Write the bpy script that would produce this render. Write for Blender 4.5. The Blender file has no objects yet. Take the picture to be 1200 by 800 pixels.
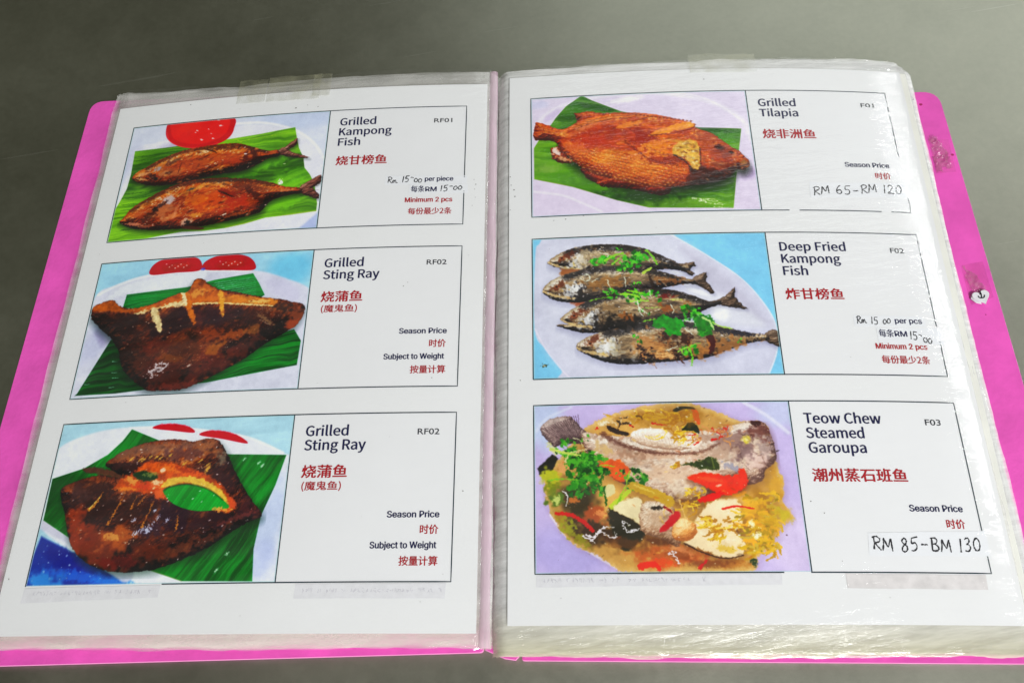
import bpy, bmesh, math, random, os
import numpy as np
from mathutils import Vector, Matrix, Euler

SC = bpy.context.scene
COL = SC.collection
random.seed(4)

# ------------------------------------------------------------------ camera
cam = bpy.data.cameras.new('camera')
cam.sensor_width = 36.0
cam.lens = 36.0 * 996.534 / 1200.0
cam.clip_start = 0.01
cam.clip_end = 50.0
camo = bpy.data.objects.new('camera', cam)
COL.objects.link(camo)
camo.matrix_world = Matrix.Translation((-0.016207, -0.212379, 0.378170)) @ \
    Matrix.Rotation(0.436610, 4, 'X') @ Matrix.Rotation(-0.172908, 4, 'Z')
SC.camera = camo

# ------------------------------------------------------------------ world and lamps
wd = bpy.data.worlds.new('World'); SC.world = wd; wd.use_nodes = True
bg = wd.node_tree.nodes['Background']
bg.inputs[0].default_value = (1.0, 1.0, 0.70, 1); bg.inputs[1].default_value = 0.08

def area(name, loc, target, sx, sy, power, col):
    l = bpy.data.lights.new(name, 'AREA'); l.shape = 'RECTANGLE'; l.size = sx; l.size_y = sy
    l.energy = power; l.color = col
    o = bpy.data.objects.new(name, l); COL.objects.link(o); o.location = loc
    o.rotation_euler = (Vector(target) - Vector(loc)).to_track_quat('-Z', 'Y').to_euler()
    return o
area('key_light_near', (0.55, -1.9, 1.7), (0.0, 0.0, 0.0), 1.0, 0.6, 70, (0.98, 0.985, 0.99))  # added key light that whitens the pages, placed so the table doesn't mirror it
area('window_light', (1.2, 1.85, 1.5), (0.1, 0.0, 0.0), 2.0, 1.4, 10.4, (0.95, 1.0, 0.98))

area('glare_strip_right', (1.72, 0.6, 1.5), (1.72, 0.6, 0.0), 0.035, 1.5, 5.5, (1.0, 1.0, 1.0))  # added unseen strip light, gives the right film's wrinkles crisp highlights
area('glare_strip_near', (0.35, -0.62, 1.5), (0.3, -0.5, 0.0), 1.3, 0.03, 2.0, (1.0, 1.0, 1.0))  # added unseen strip light for glare on creases along the lower film

SC.view_settings.view_transform = 'Standard'
SC.view_settings.look = 'None'
SC.view_settings.exposure = 0.0
SC.view_settings.gamma = 1.0
SC.cycles.transparent_max_bounces = 40
SC.cycles.max_bounces = 6
SC.cycles.use_denoising = True

# ------------------------------------------------------------------ helpers
def lin(c):
    return tuple((v / 255 / 12.92 if v / 255 <= .04045 else ((v / 255 + .055) / 1.055) ** 2.4) for v in c)

def mat(name):
    m = bpy.data.materials.new(name); m.use_nodes = True
    nt = m.node_tree; nt.nodes.clear()
    out = nt.nodes.new('ShaderNodeOutputMaterial')
    return m, nt, out

def N(nt, t, **kw):
    n = nt.nodes.new('ShaderNode' + t)
    for k, v in kw.items():
        if k.startswith('i_'):
            n.inputs[k[2:].replace('_', ' ')].default_value = v
        else:
            setattr(n, k, v)
    return n

def noise(nt, vec, scale, detail=4, rough=.55, stretch=None, rot=0.0):
    if stretch:
        mp = N(nt, 'Mapping'); mp.inputs['Scale'].default_value = stretch; mp.inputs['Rotation'].default_value = (0, 0, rot)
        nt.links.new(vec, mp.inputs['Vector']); vec = mp.outputs[0]
    n = N(nt, 'TexNoise'); n.inputs['Scale'].default_value = scale; n.inputs['Detail'].default_value = detail
    n.inputs['Roughness'].default_value = rough
    nt.links.new(vec, n.inputs['Vector'])
    return n.outputs['Fac']

def ramp(nt, fac, stops):
    r = N(nt, 'ValToRGB'); e = r.color_ramp.elements
    while len(e) < len(stops): e.new(.5)
    for el, (p, c) in zip(e, stops):
        el.position = p; el.color = (*c, 1) if len(c) == 3 else c
    nt.links.new(fac, r.inputs[0])
    return r.outputs[0]

def g(v): return (v, v, v)

def math_(nt, op, a, b=None, clamp=False):
    n = N(nt, 'Math', operation=op); n.use_clamp = clamp
    for i, x in enumerate((a, b)):
        if x is None: continue
        if isinstance(x, (int, float)): n.inputs[i].default_value = x
        else: nt.links.new(x, n.inputs[i])
    return n.outputs[0]

def simple(name, rgb, rough=.6, spec=.4, var=.06, scale=60, bump=0.0, bscale=400):
    m, nt, out = mat(name)
    b = N(nt, 'BsdfPrincipled'); co = N(nt, 'TexCoord').outputs['Object']
    c = lin(rgb)
    f = noise(nt, co, scale, 5)
    col = ramp(nt, f, [(.3, tuple(v * (1 - var) for v in c)), (.7, tuple(min(1, v * (1 + var)) for v in c))])
    nt.links.new(col, b.inputs['Base Color'])
    b.inputs['Roughness'].default_value = rough; b.inputs['Specular IOR Level'].default_value = spec
    if bump:
        bp = N(nt, 'Bump'); bp.inputs['Strength'].default_value = bump; bp.inputs['Distance'].default_value = .0004
        nt.links.new(noise(nt, co, bscale, 3), bp.inputs['Height']); nt.links.new(bp.outputs[0], b.inputs['Normal'])
    nt.links.new(b.outputs[0], out.inputs[0])
    return m

def mesh_obj(name, verts, faces, m, parent=None, smooth=False, uvs=None):
    me = bpy.data.meshes.new(name)
    me.from_pydata([tuple(v) for v in verts], [], faces)
    if uvs is not None:
        ul = me.uv_layers.new(name='UVMap')
        idx = np.empty(len(me.loops), dtype=np.int32); me.loops.foreach_get('vertex_index', idx)
        ul.data.foreach_set('uv', np.asarray(uvs, dtype=np.float32)[idx].ravel())
    if smooth: me.polygons.foreach_set('use_smooth', [True] * len(me.polygons))
    me.update()
    if m: me.materials.append(m)
    o = bpy.data.objects.new(name, me); COL.objects.link(o)
    if parent: o.parent = parent
    return o

def empty(name, label, cat, group=None):
    o = bpy.data.objects.new(name, None); COL.objects.link(o)
    o.empty_display_size = .02
    o['label'] = label; o['category'] = cat
    if group: o['group'] = group
    return o

# ------------------------------------------------------------------ page surfaces (mm along the sheet -> metres in the world)
W = 0.189
PG = [(-0.205, 0.130, -0.161125, 0.010076, 0.005628, 0.003472, -0.000162, -0.000402),
      (0.016353, 0.097332, -0.159747, 0.015316, -0.008817, 0.004048, -0.000425, 0.002532)]
def zs(s, u, v):
    z0, a1, a2, a3, b = PG[s][3:]
    t = u / W
    t = min(max(t, -.1), 1.1)
    z = z0 + a1 * t + a2 * t * (1 - t) * 4 + a3 * t * (1 - t) * (1 - 2 * t) * 8 + b * (v / .25)
    if s == 1:                                   # the stack keeps some body at its outer edge
        z += 0.0
    return z
def xy(s, u, v):
    ox, oy, th = PG[s][:3]
    return ox + u * math.cos(th) - v * math.sin(th), oy + u * math.sin(th) + v * math.cos(th)
def pp(s, u, v, dz=0.0):                          # u, v in mm from the first entry's upper left corner
    u, v = u / 1000, v / 1000
    x, y = xy(s, u, v)
    return (x, y, zs(s, u, v) + dz)

def grid(s, u0, u1, v0, v1, nu, nv, fz, jit=None):
    vs, uv = [], []
    for j in range(nv + 1):
        for i in range(nu + 1):
            a, b = i / nu, j / nv
            u, v = u0 + (u1 - u0) * a, v0 + (v1 - v0) * b
            if jit: u, v = jit(u, v, a, b)
            x, y = xy(s, u / 1000, v / 1000)
            vs.append((x, y, fz(u, v, a, b))); uv.append((a, b))
    fs = [(j * (nu + 1) + i, j * (nu + 1) + i + 1, (j + 1) * (nu + 1) + i + 1, (j + 1) * (nu + 1) + i)
          for j in range(nv) for i in range(nu)]
    return vs, fs, uv
# ------------------------------------------------------------------ painter for the printed dish photographs (flat print)
PW, PH = 600, 394
_YY, _XX = np.mgrid[0:PH, 0:PW].astype(np.float32)

def vnoise(sx, sy, seed, ang=0.0, x=None, y=None):
    rs = np.random.RandomState(seed)
    X = _XX if x is None else x; Y = _YY if y is None else y
    c, s = math.cos(ang), math.sin(ang)
    a = (X * c + Y * s) / sx + 1000; b = (-X * s + Y * c) / sy + 1000
    T = rs.rand(256, 256).astype(np.float32)
    ia = np.floor(a).astype(int); ib = np.floor(b).astype(int)
    fa = a - ia; fb = b - ib
    fa = fa * fa * (3 - 2 * fa); fb = fb * fb * (3 - 2 * fb)
    i0, i1, j0, j1 = ia & 255, (ia + 1) & 255, ib & 255, (ib + 1) & 255
    return (T[j0, i0] * (1 - fa) + T[j0, i1] * fa) * (1 - fb) + (T[j1, i0] * (1 - fa) + T[j1, i1] * fa) * fb

def fbm(sx, seed, sy=None, ang=0.0, octv=4, gain=.55):
    sy = sy or sx
    t, a, w = 0, 1.0, 0
    for o in range(octv):
        t = t + a * vnoise(max(sx / 2 ** o, .8), max(sy / 2 ** o, .8), seed + o * 17, ang); w += a; a *= gain
    return t / w

def homog(src, dst):
    A, b = [], []
    for (x, y), (X, Y) in zip(src, dst):
        A.append([x, y, 1, 0, 0, 0, -X * x, -X * y]); b.append(X)
        A.append([0, 0, 0, x, y, 1, -Y * x, -Y * y]); b.append(Y)
    h = np.linalg.solve(np.array(A, float), np.array(b, float))
    return np.append(h, 1).reshape(3, 3)

def spline(p, n=6, closed=True):
    p = np.array(p, float); m = len(p); out = []
    rng = range(m) if closed else range(m - 1)
    for i in rng:
        if closed: a, b, c, d = p[(i - 1) % m], p[i], p[(i + 1) % m], p[(i + 2) % m]
        else: a, b, c, d = p[max(i - 1, 0)], p[i], p[i + 1], p[min(i + 2, m - 1)]
        for k in range(n):
            t = k / n
            out.append(.5 * ((2 * b) + (c - a) * t + (2 * a - 5 * b + 4 * c - d) * t * t + (3 * b - a - 3 * c + d) * t ** 3))
    if not closed: out.append(p[-1])
    return np.array(out)

def rmp(t, stops):
    t = np.clip(t, 0, 1)
    xs = [s[0] for s in stops]; cs = np.array([s[1] for s in stops], float) / 255
    return np.stack([np.interp(t, xs, cs[:, k]) for k in range(3)], -1)

class Pic:
    def __init__(s, corners, base, seed=0):
        s.H = homog(corners, [(0, 0), (PW, 0), (PW, PH), (0, PH)])
        s.seed = seed; s.k = 0
        s.im = np.zeros((PH, PW, 3)) + np.array(base, float) / 255
        w1 = corners[1][0] - corners[0][0]; s.sc = PW / w1      # authoring units -> texels
        s.clip = None
    def T(s, p):
        p = np.array(p, float).reshape(-1, 2); q = np.c_[p, np.ones(len(p))] @ s.H.T
        return q[:, :2] / q[:, 2:]
    def nx(s): s.k += 1; return s.seed * 1000 + s.k * 37
    def bb(s, q, pad):
        x0 = int(max(0, math.floor(q[:, 0].min() - pad))); x1 = int(min(PW, math.ceil(q[:, 0].max() + pad)))
        y0 = int(max(0, math.floor(q[:, 1].min() - pad))); y1 = int(min(PH, math.ceil(q[:, 1].max() + pad)))
        return x0, x1, y0, y1
    def mask(s, pts, smooth=True, rough=0.0, rs=6, soft=.8):
        q = s.T(spline(pts)) if smooth else s.T(pts)
        x0, x1, y0, y1 = s.bb(q, 6)
        m = np.zeros((PH, PW)); d = np.zeros((PH, PW)) - 1
        if x1 <= x0 or y1 <= y0: return m, d
        X = _XX[y0:y1, x0:x1] + .5; Y = _YY[y0:y1, x0:x1] + .5
        if rough:
            sd = s.nx()
            X = X + (vnoise(rs, rs, sd)[y0:y1, x0:x1] - .5) * rough * 2 + (vnoise(rs / 3, rs / 3, sd + 3)[y0:y1, x0:x1] - .5) * rough
            Y = Y + (vnoise(rs, rs, sd + 7)[y0:y1, x0:x1] - .5) * rough * 2 + (vnoise(rs / 3, rs / 3, sd + 9)[y0:y1, x0:x1] - .5) * rough
        ins = np.zeros(X.shape, bool); dd = np.full(X.shape, 1e9)
        n = len(q)
        for i in range(n):
            ax, ay = q[i]; bx, by = q[(i + 1) % n]
            ex, ey = bx - ax, by - ay; L = ex * ex + ey * ey + 1e-9
            t = np.clip(((X - ax) * ex + (Y - ay) * ey) / L, 0, 1)
            dd = np.minimum(dd, (X - ax - t * ex) ** 2 + (Y - ay - t * ey) ** 2)
            if ay != by:
                c = ((ay > Y) != (by > Y)) & (X < ex * (Y - ay) / (by - ay) + ax)
                ins ^= c
        sd = np.sqrt(dd) * np.where(ins, 1, -1)
        m[y0:y1, x0:x1] = np.clip(sd / soft * .5 + .5, 0, 1); d[y0:y1, x0:x1] = sd
        if s.clip is not None: m = m * s.clip
        return m, d
    def put(s, m, col):
        col = np.array(col, float)
        if col.ndim == 1: col = col / 255
        s.im = s.im * (1 - m[..., None]) + col * m[..., None]
    def poly(s, pts, col, a=1.0, smooth=True, rough=0.0, soft=.8, var=0, vs=20, rs=6):
        m, d = s.mask(pts, smooth, rough, rs, soft)
        c = np.zeros((PH, PW, 3)) + np.array(col, float) / 255
        if var: c = c * (1 + (fbm(vs, s.nx()) - .5)[..., None] * var)
        s.put(m * a, c); return m, d
    def blob(s, x, y, rx, ry, ang, col, a=1.0, rough=.5, hard=1.0, rs=None):
        q = s.T([(x, y)])[0]; rx *= s.sc; ry *= s.sc
        R = max(rx, ry) * 1.9 + 2
        x0 = int(max(0, q[0] - R)); x1 = int(min(PW, q[0] + R)); y0 = int(max(0, q[1] - R)); y1 = int(min(PH, q[1] + R))
        if x1 <= x0 or y1 <= y0: return
        X = _XX[y0:y1, x0:x1] + .5 - q[0]; Y = _YY[y0:y1, x0:x1] + .5 - q[1]
        c, sn = math.cos(math.radians(ang)), math.sin(math.radians(ang))
        u = (X * c + Y * sn) / rx; v = (-X * sn + Y * c) / ry
        r = np.sqrt(u * u + v * v)
        if rough:
            w = rs or max(2.0, min(rx, ry) * .6)
            sd = s.nx()
            r = r + (vnoise(w, w, sd, 0, X + q[0], Y + q[1]) - .5) * rough * 1.2 + (vnoise(w / 2.5, w / 2.5, sd + 1, 0, X + q[0], Y + q[1]) - .5) * rough * .7
        m = np.clip((1 - r) * hard * 1.25 + .32, 0, 1); m = m * m * (3 - 2 * m) * a
        if s.clip is not None: m = m * s.clip[y0:y1, x0:x1]
        s.im[y0:y1, x0:x1] = s.im[y0:y1, x0:x1] * (1 - m[..., None]) + np.array(col, float) / 255 * m[..., None]
    def line(s, pts, w0, col, a=1.0, w1=None, rough=0.0, soft=.8):
        q = s.T(spline(pts, 5, False)); w1 = w0 if w1 is None else w1
        w0 *= s.sc; w1 *= s.sc
        pad = max(w0, w1) + 3
        x0, x1, y0, y1 = s.bb(q, pad)
        if x1 <= x0 or y1 <= y0: return
        X = _XX[y0:y1, x0:x1] + .5; Y = _YY[y0:y1, x0:x1] + .5
        if rough:
            sd = s.nx(); X = X + (vnoise(3, 3, sd, 0, X, Y) - .5) * rough * 2; Y = Y + (vnoise(3, 3, sd + 5, 0, X, Y) - .5) * rough * 2
        best = np.full(X.shape, -1e9); n = len(q)
        for i in range(n - 1):
            ax, ay = q[i]; ex, ey = q[i + 1] - q[i]; L = ex * ex + ey * ey + 1e-9
            t = np.clip(((X - ax) * ex + (Y - ay) * ey) / L, 0, 1)
            w = (w0 + (w1 - w0) * (i + t) / (n - 1)) * .5
            best = np.maximum(best, w - np.sqrt((X - ax - t * ex) ** 2 + (Y - ay - t * ey) ** 2))
        m = np.clip(best / soft + .5, 0, 1) * a
        if s.clip is not None: m = m * s.clip[y0:y1, x0:x1]
        s.im[y0:y1, x0:x1] = s.im[y0:y1, x0:x1] * (1 - m[..., None]) + np.array(col, float) / 255 * m[..., None]
    def shade(s, m, f):
        s.im = s.im * (1 - m[..., None]) + s.im * f[..., None] * m[..., None]
    def leaf(s, pts, c0, c1, ang, smooth=False, streak=.35, width=7, rough=0):
        m, d = s.mask(pts, smooth, rough)
        keep = globals()['_XX'], globals()['_YY']; wx = (fbm(120, s.nx(), None, 0, 3) - .5) * 60
        globals()['_YY'] = _YY + wx
        st = fbm(260, s.nx(), width, math.radians(ang), 4, .6)
        globals()['_XX'], globals()['_YY'] = keep
        lo = fbm(150, s.nx(), 90, 0, 2)
        t = np.clip(.5 + (st - .5) * 2.2 * streak * 2 + (lo - .5) * 1.4, 0, 1)
        c = (1 - t)[..., None] * np.array(c0) / 255 + t[..., None] * np.array(c1) / 255
        fine = (fbm(200, s.nx(), 2.2, math.radians(ang), 2) - .5) * .22
        c = c * (1 + fine[..., None])
        s.put(m, c); return m, d
    def shadow(s, pts, dx, dy, soft, a, col=(10, 20, 5)):
        m, d = s.mask([(x + dx, y + dy) for x, y in pts], True, 0, 6, soft)
        s.put(m * a, col)
    def body(s, pts, stops, R=30, bump=6.0, bs=26, lo=60, var=.5, light=(-.35, -.75, .6), spec=.5, sp=24, amb=.3, rough=1.2,
             stretch=1.0, ang=0.0, edge=.5, sgain=1.25, scol=(255, 240, 215), smooth=True, crease=.16, glint=.55):
        m, d = s.mask(pts, smooth, rough)
        di = np.clip(d / R, 0, 1)
        h = np.sqrt(1 - (1 - di) ** 2) * R * .7
        a = math.radians(ang)
        nz = fbm(bs * stretch, s.nx(), bs, a, 5, .6)
        rid = 1 - np.abs(2 * fbm(bs * 1.4 * stretch, s.nx(), bs * 1.4, a, 4) - 1)
        h = h + nz * bump * .85 + rid * bump * .45
        gy, gx = np.gradient(h)
        l = np.array(light) / np.linalg.norm(light)
        nn = np.sqrt(gx ** 2 + gy ** 2 + 1)
        dif = np.clip((-gx * l[0] - gy * l[1] + l[2]) / nn, 0, 1)
        hv = l + np.array([0, 0, 1]); hv /= np.linalg.norm(hv)
        sh = np.clip((-gx * hv[0] - gy * hv[1] + hv[2]) / nn, 0, 1) ** sp
        t = amb + (dif - .45) * .75 * sgain + (fbm(lo, s.nx(), None, a, 4) - .5) * var
        t = t * (1 - edge * (1 - np.clip(d / (R * .35), 0, 1)) * .6)
        c = rmp(t, stops)
        r2 = 1 - np.abs(2 * fbm(16 * stretch, s.nx(), 9, a, 4, .6) - 1)
        c = c * (1 - crease * np.clip((r2 - .72) * 3.6, 0, 1))[..., None]
        r3 = 1 - np.abs(2 * fbm(13 * stretch, s.nx(), 10, a, 3, .6) - 1)
        c = c + (.9 - c) * (crease * .55 * np.clip((r3 - .8) * 4, 0, 1) * np.clip(dif * 1.6 - .6, 0, 1))[..., None] * np.array([1, .8, .6])
        c = c * (.93 + .14 * fbm(3, s.nx(), None, 0, 2))[..., None]
        s.put(m, c)
        msk = np.clip((fbm(9, s.nx(), None, 0, 3) - .5) * 5, 0, 1)
        s.put(m * np.clip(sh * spec * msk, 0, 1), scol)
        if glint:                                    # small wet highlights
            g2 = h + fbm(11 * stretch, s.nx(), 8, a, 3, .6) * bump * 1.6
            gy, gx = np.gradient(g2)
            q2 = np.clip((-gx * hv[0] - gy * hv[1] + hv[2]) / np.sqrt(gx ** 2 + gy ** 2 + 1), 0, 1) ** 50
            s.put(m * np.clip(q2 * 2.4 - 1.0, 0, 1) * np.clip((fbm(30, s.nx(), None, 0, 3) - .48) * 6, 0, 1) * glint, scol)
        return m, d
    def scatter(s, m, n, size, cols, a=.6, ang=0, asp=2.0, angv=40, rough=.5):
        rs = np.random.RandomState(s.nx() % 99991)
        ys, xs = np.nonzero(m > .6)
        if len(ys) == 0: return
        Hi = np.linalg.inv(s.H)
        for _ in range(n):
            k = rs.randint(len(ys)); q = Hi @ np.array([xs[k], ys[k], 1]); q = q[:2] / q[2]
            r = size[0] + (size[1] - size[0]) * rs.rand() ** 2
            c = np.array(cols[rs.randint(len(cols))], float) * (.85 + .3 * rs.rand())
            oc = s.clip; s.clip = m if oc is None else m * oc
            s.blob(q[0], q[1], r * asp ** .5, r / asp ** .5, ang + (rs.rand() - .5) * 2 * angv, np.clip(c, 0, 255), a * (.5 + .5 * rs.rand()), rough)
            s.clip = oc
    def image(s, name, sat=1.18, grain=.025):
        im = s.im
        # print softness and a little halftone grain
        k = (im + np.roll(im, 1, 0) + np.roll(im, -1, 0) + np.roll(im, 1, 1) + np.roll(im, -1, 1)) / 5
        im = im * .45 + k * .55
        lum = im.mean(-1, keepdims=True); im = im * (1 + (lum - .5) * .10)
        im = im * (1 + (fbm(60, s.nx(), None, 0, 3) - .5)[..., None] * .12 + (fbm(9, s.nx(), None, 0, 2) - .5)[..., None] * .06)
        im = im * (1 + (fbm(2.2, s.nx(), None, 0, 2) - .5)[..., None] * grain * 2)
        gm = im.mean(-1, keepdims=True); im = gm + (im - gm) * sat
        x = np.clip(im, 0, 1); im = x * .55 + x * x * (3 - 2 * x) * .45
        im = np.clip(im, 0, 1)
        b = 5                                             # thin pale cut line round the print
        fr = np.ones((PH, PW)); fr[2:-2, 2:-2] = 0
        im = im * (1 - fr[..., None] * .6) + np.array([.72, .88, .88]) * fr[..., None] * .6
        a = np.ones((PH, PW, 4), np.float32); a[..., :3] = im[::-1]
        bi = bpy.data.images.new(name, PW, PH)
        bi.pixels.foreach_set(a.ravel()); bi.update(); bi.pack()
        return bi
# ------------------------------------------------------------------ the six printed dishes
def pic_grilled_pair():
    P = Pic([(127, 143), (1212, 50), (1136, 693), (-16, 776)], (214, 220, 240), 1)
    P.blob(1050, 90, 260, 90, 0, (196, 208, 238), .8, .2)
    P.poly([(130, 262), (260, 225), (420, 195), (700, 140), (860, 130), (1010, 165), (1120, 240), (1200, 380), (1180, 640), (1040, 690),
            (600, 760), (-10, 770), (20, 600), (80, 420)], (232, 233, 246), .95, True, 0, 3)
    P.line([(700, 125), (850, 120), (1010, 155), (1120, 225), (1190, 330)], 16, (246, 247, 252), .9, None, 0, 5)
    P.blob(100, 330, 60, 150, 12, (205, 210, 235), .7, .2)
    P.poly([(1040, 700), (1140, 610), (1180, 600), (1150, 720)], (165, 178, 225), .8, False, 0, 4)
    P.blob(420, 235, 170, 40, -8, (140, 130, 170), .45, .1)
    lf = [(133, 272), (300, 256), (440, 240), (640, 214), (830, 182), (1022, 142), (1030, 195), (1042, 255), (1066, 310), (1072, 365),
          (1100, 400), (1125, 450), (1140, 560), (1135, 602), (1000, 625), (860, 643), (740, 680), (640, 702), (520, 718), (400, 722), (150, 768),
          (-20, 778), (5, 660), (15, 610), (55, 545), (90, 480), (112, 400)]
    m, d = P.leaf(lf, (52, 96, 14), (132, 190, 40), -6, streak=.35, width=9)
    P.clip = m
    for x, y, a in ((860, 330, .6), (980, 460, .55), (930, 560, .5), (1040, 400, .4), (760, 380, .3)):
        P.blob(x, y, 130, 45, -10, (128, 205, 38), a, .6)
    P.blob(120, 420, 130, 90, -10, (38, 82, 14), .5, .4)
    for y in (300, 322, 345, 368, 500, 525, 560, 590, 700):
        P.line([(60, y + 10), (200, y), (380, y - 26)], 5, (30, 70, 12), .5, None, 2, 2)
    P.line([(640, 700), (900, 640), (1135, 600)], 5, (170, 190, 70), .8)
    P.line([(690, 200), (720, 225), (760, 215), (1000, 170)], 6, (175, 205, 60), .6, 2, 2)
    P.clip = None
    # sauce dish
    P.poly([(320, 117), (306, 175), (322, 215), (370, 245), (440, 260), (520, 258), (600, 236), (660, 200), (686, 150), (680, 88), (500, 60), (380, 70)], (196, 14, 34), 1)
    P.poly([(345, 118), (335, 165), (352, 205), (400, 228), (470, 238), (550, 226), (620, 196), (655, 150), (650, 92), (500, 70)], (226, 38, 38), 1, True, 0, 2)
    P.blob(430, 150, 70, 40, -10, (240, 60, 45), .6, .5); P.blob(560, 130, 70, 36, 10, (214, 22, 30), .6, .4)
    P.line([(312, 170), (330, 220), (400, 252), (500, 256), (600, 232)], 5, (240, 80, 90), .7)
    for x, y, r in ((505, 213, 10), (570, 207, 9), (612, 135, 12), (480, 163, 9), (545, 155, 5), (560, 180, 6), (470, 172, 6), (598, 104, 10)):
        P.blob(x, y, r, r * .45, 20, (255, 225, 225), .95, .8)
    st = [(0, (24, 8, 8)), (.18, (70, 22, 12)), (.38, (134, 52, 20)), (.6, (190, 86, 28)), (.82, (222, 138, 60)), (1, (248, 210, 160))]
    f1 = [(118, 425), (140, 395), (200, 362), (290, 315), (400, 275), (520, 250), (640, 236), (720, 236), (800, 256), (870, 274), (925, 270),
          (935, 300), (870, 318), (800, 358), (720, 388), (600, 405), (480, 434), (360, 458), (250, 465), (180, 455), (140, 440)]
    f2 = [(50, 665), (75, 640), (120, 590), (200, 540), (300, 490), (400, 452), (520, 430), (650, 426), (780, 432), (900, 452), (960, 470),
          (1045, 476), (1050, 502), (960, 522), (880, 556), (830, 612), (740, 640), (640, 665), (520, 690), (380, 705), (250, 712), (150, 705), (90, 690)]
    for f, t in ((f1, [(925, 272), (965, 252), (1035, 200), (1035, 232), (985, 266), (1005, 282), (1098, 306), (1085, 314), (990, 306), (925, 292)]),
                 (f2, [(1040, 476), (1080, 445), (1160, 400), (1165, 440), (1112, 478), (1150, 505), (1150, 535), (1080, 518), (1042, 500)])):
        P.shadow(f, 0, 16, 12, .75, (14, 26, 6)); P.shadow(t, 0, 8, 6, .4, (14, 26, 6))
        P.body(t, [(0, (50, 24, 24)), (.5, (130, 78, 66)), (1, (205, 160, 140))], 12, 5, 8, smooth=False, rough=2, ang=-20, stretch=3, spec=.2)
        for k in range(5):
            P.line([(t[0][0] + 8, t[0][1] + 10), (t[2][0] - 12, t[2][1] + 8 + k * 26)], 3, (70, 34, 34), .35)
        m, d = P.body(f, st, 42, 5, 30, 80, .55, spec=.5, sp=30, amb=.42, ang=-12, stretch=2.2, glint=.8)
        P.clip = m
        x0, y0 = (f[0][0], f[0][1]); s = 1.0 if f is f1 else 1.2
        up = -1
        # back edge and belly lines
        P.line([(x, y + 10) for x, y in f[2:10]], 24 * s, (34, 16, 16), .55, 20 * s, 4, 6)
        P.line([(x, y - 4) for x, y in f[11:20]], 14 * s, (44, 18, 12), .55, 8, 4, 6)
        if f is f1:
            L = [(560, 330, 130, 34, -8, (196, 98, 26), .7), (450, 350, 70, 34, 0, (176, 84, 34), .5), (690, 330, 60, 24, -14, (172, 66, 26), .6), (600, 370, 90, 12, -8, (214, 130, 50), .5),
                 (800, 295, 46, 20, 50, (52, 14, 14), .75), (750, 310, 24, 40, 10, (70, 20, 18), .7), (330, 390, 70, 34, 10, (160, 104, 74), .6), (300, 400, 30, 16, 0, (206, 150, 110), .6),
                 (265, 372, 26, 14, -30, (170, 170, 180), .8), (230, 410, 30, 14, 20, (60, 30, 30), .8), (250, 428, 20, 10, 30, (24, 16, 20), .9), (190, 400, 34, 12, -20, (196, 130, 90), .7),
                 (170, 430, 40, 8, 15, (220, 170, 120), .8), (360, 330, 46, 12, -30, (70, 60, 66), .6), (640, 262, 100, 12, 4, (66, 30, 24), .6), (880, 290, 46, 10, -4, (160, 70, 36), .7),
                 (560, 275, 40, 6, 24, (30, 12, 12), .7), (750, 292, 7, 5, 0, (250, 240, 240), .95), (320, 340, 12, 22, 20, (110, 70, 60), .7), (385, 372, 5, 40, 6, (80, 34, 20), .6)]
        else:
            L = [(560, 560, 110, 60, -5, (200, 84, 20), .75), (700, 560, 80, 46, -20, (178, 52, 14), .7), (480, 545, 60, 34, 0, (216, 120, 30), .6), (430, 500, 70, 22, -20, (210, 150, 60), .6),
                 (550, 590, 60, 22, 0, (236, 130, 40), .55), (650, 510, 70, 20, 30, (120, 26, 12), .7), (640, 512, 60, 6, 28, (36, 10, 10), .8), (800, 515, 70, 22, 46, (62, 20, 14), .8),
                 (760, 470, 90, 20, 10, (96, 48, 30), .7), (480, 630, 40, 14, 0, (240, 170, 80), .7), (430, 665, 34, 20, -20, (226, 190, 170), .8), (430, 668, 16, 12, 40, (24, 14, 16), .95),
                 (300, 600, 60, 50, -20, (190, 130, 96), .65), (330, 545, 30, 30, 0, (206, 200, 206), .8), (280, 575, 40, 14, -30, (60, 44, 52), .8), (250, 600, 20, 16, 0, (30, 20, 26), .8),
                 (330, 640, 60, 18, -20, (210, 150, 110), .6), (370, 600, 8, 60, 12, (230, 160, 130), .4), (210, 640, 50, 24, -20, (60, 26, 18), .7), (160, 620, 40, 16, -30, (180, 96, 50), .8),
                 (110, 650, 40, 10, 10, (60, 24, 20), .7), (130, 678, 60, 10, 12, (222, 150, 120), .75), (200, 690, 40, 10, 0, (200, 120, 90), .6), (180, 575, 30, 12, -30, (206, 130, 60), .6),
                 (450, 488, 26, 8, -20, (60, 70, 84), .8), (620, 440, 160, 14, 2, (72, 60, 60), .6), (700, 625, 90, 10, -12, (226, 120, 50), .5), (860, 490, 80, 16, 6, (120, 66, 44), .6), (980, 490, 60, 8, 0, (190, 120, 90), .6),
                 (630, 628, 16, 4, -20, (250, 240, 225), .9), (730, 588, 14, 14, 0, (60, 16, 8), .5)]
        for b in L: P.blob(*b[:6], b[6], .8)
        P.scatter(m, 150, (4, 13), [(226, 150, 80), (64, 22, 14), (150, 60, 24), (40, 18, 16), (240, 190, 130)], .5, -15, 2.4)
        P.scatter(m, 46, (1.5, 4.5), [(255, 240, 225)], .85, -10, 2)
        P.clip = None
    P.poly([(400, 700), (430, 690), (520, 700), (500, 712), (430, 708)], (80, 40, 30), .9)
    P.blob(942, 445, 13, 13, 0, (240, 250, 240), 1, 1.2); P.blob(962, 345, 8, 3, 0, (220, 240, 200), .8)
    return P

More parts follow.
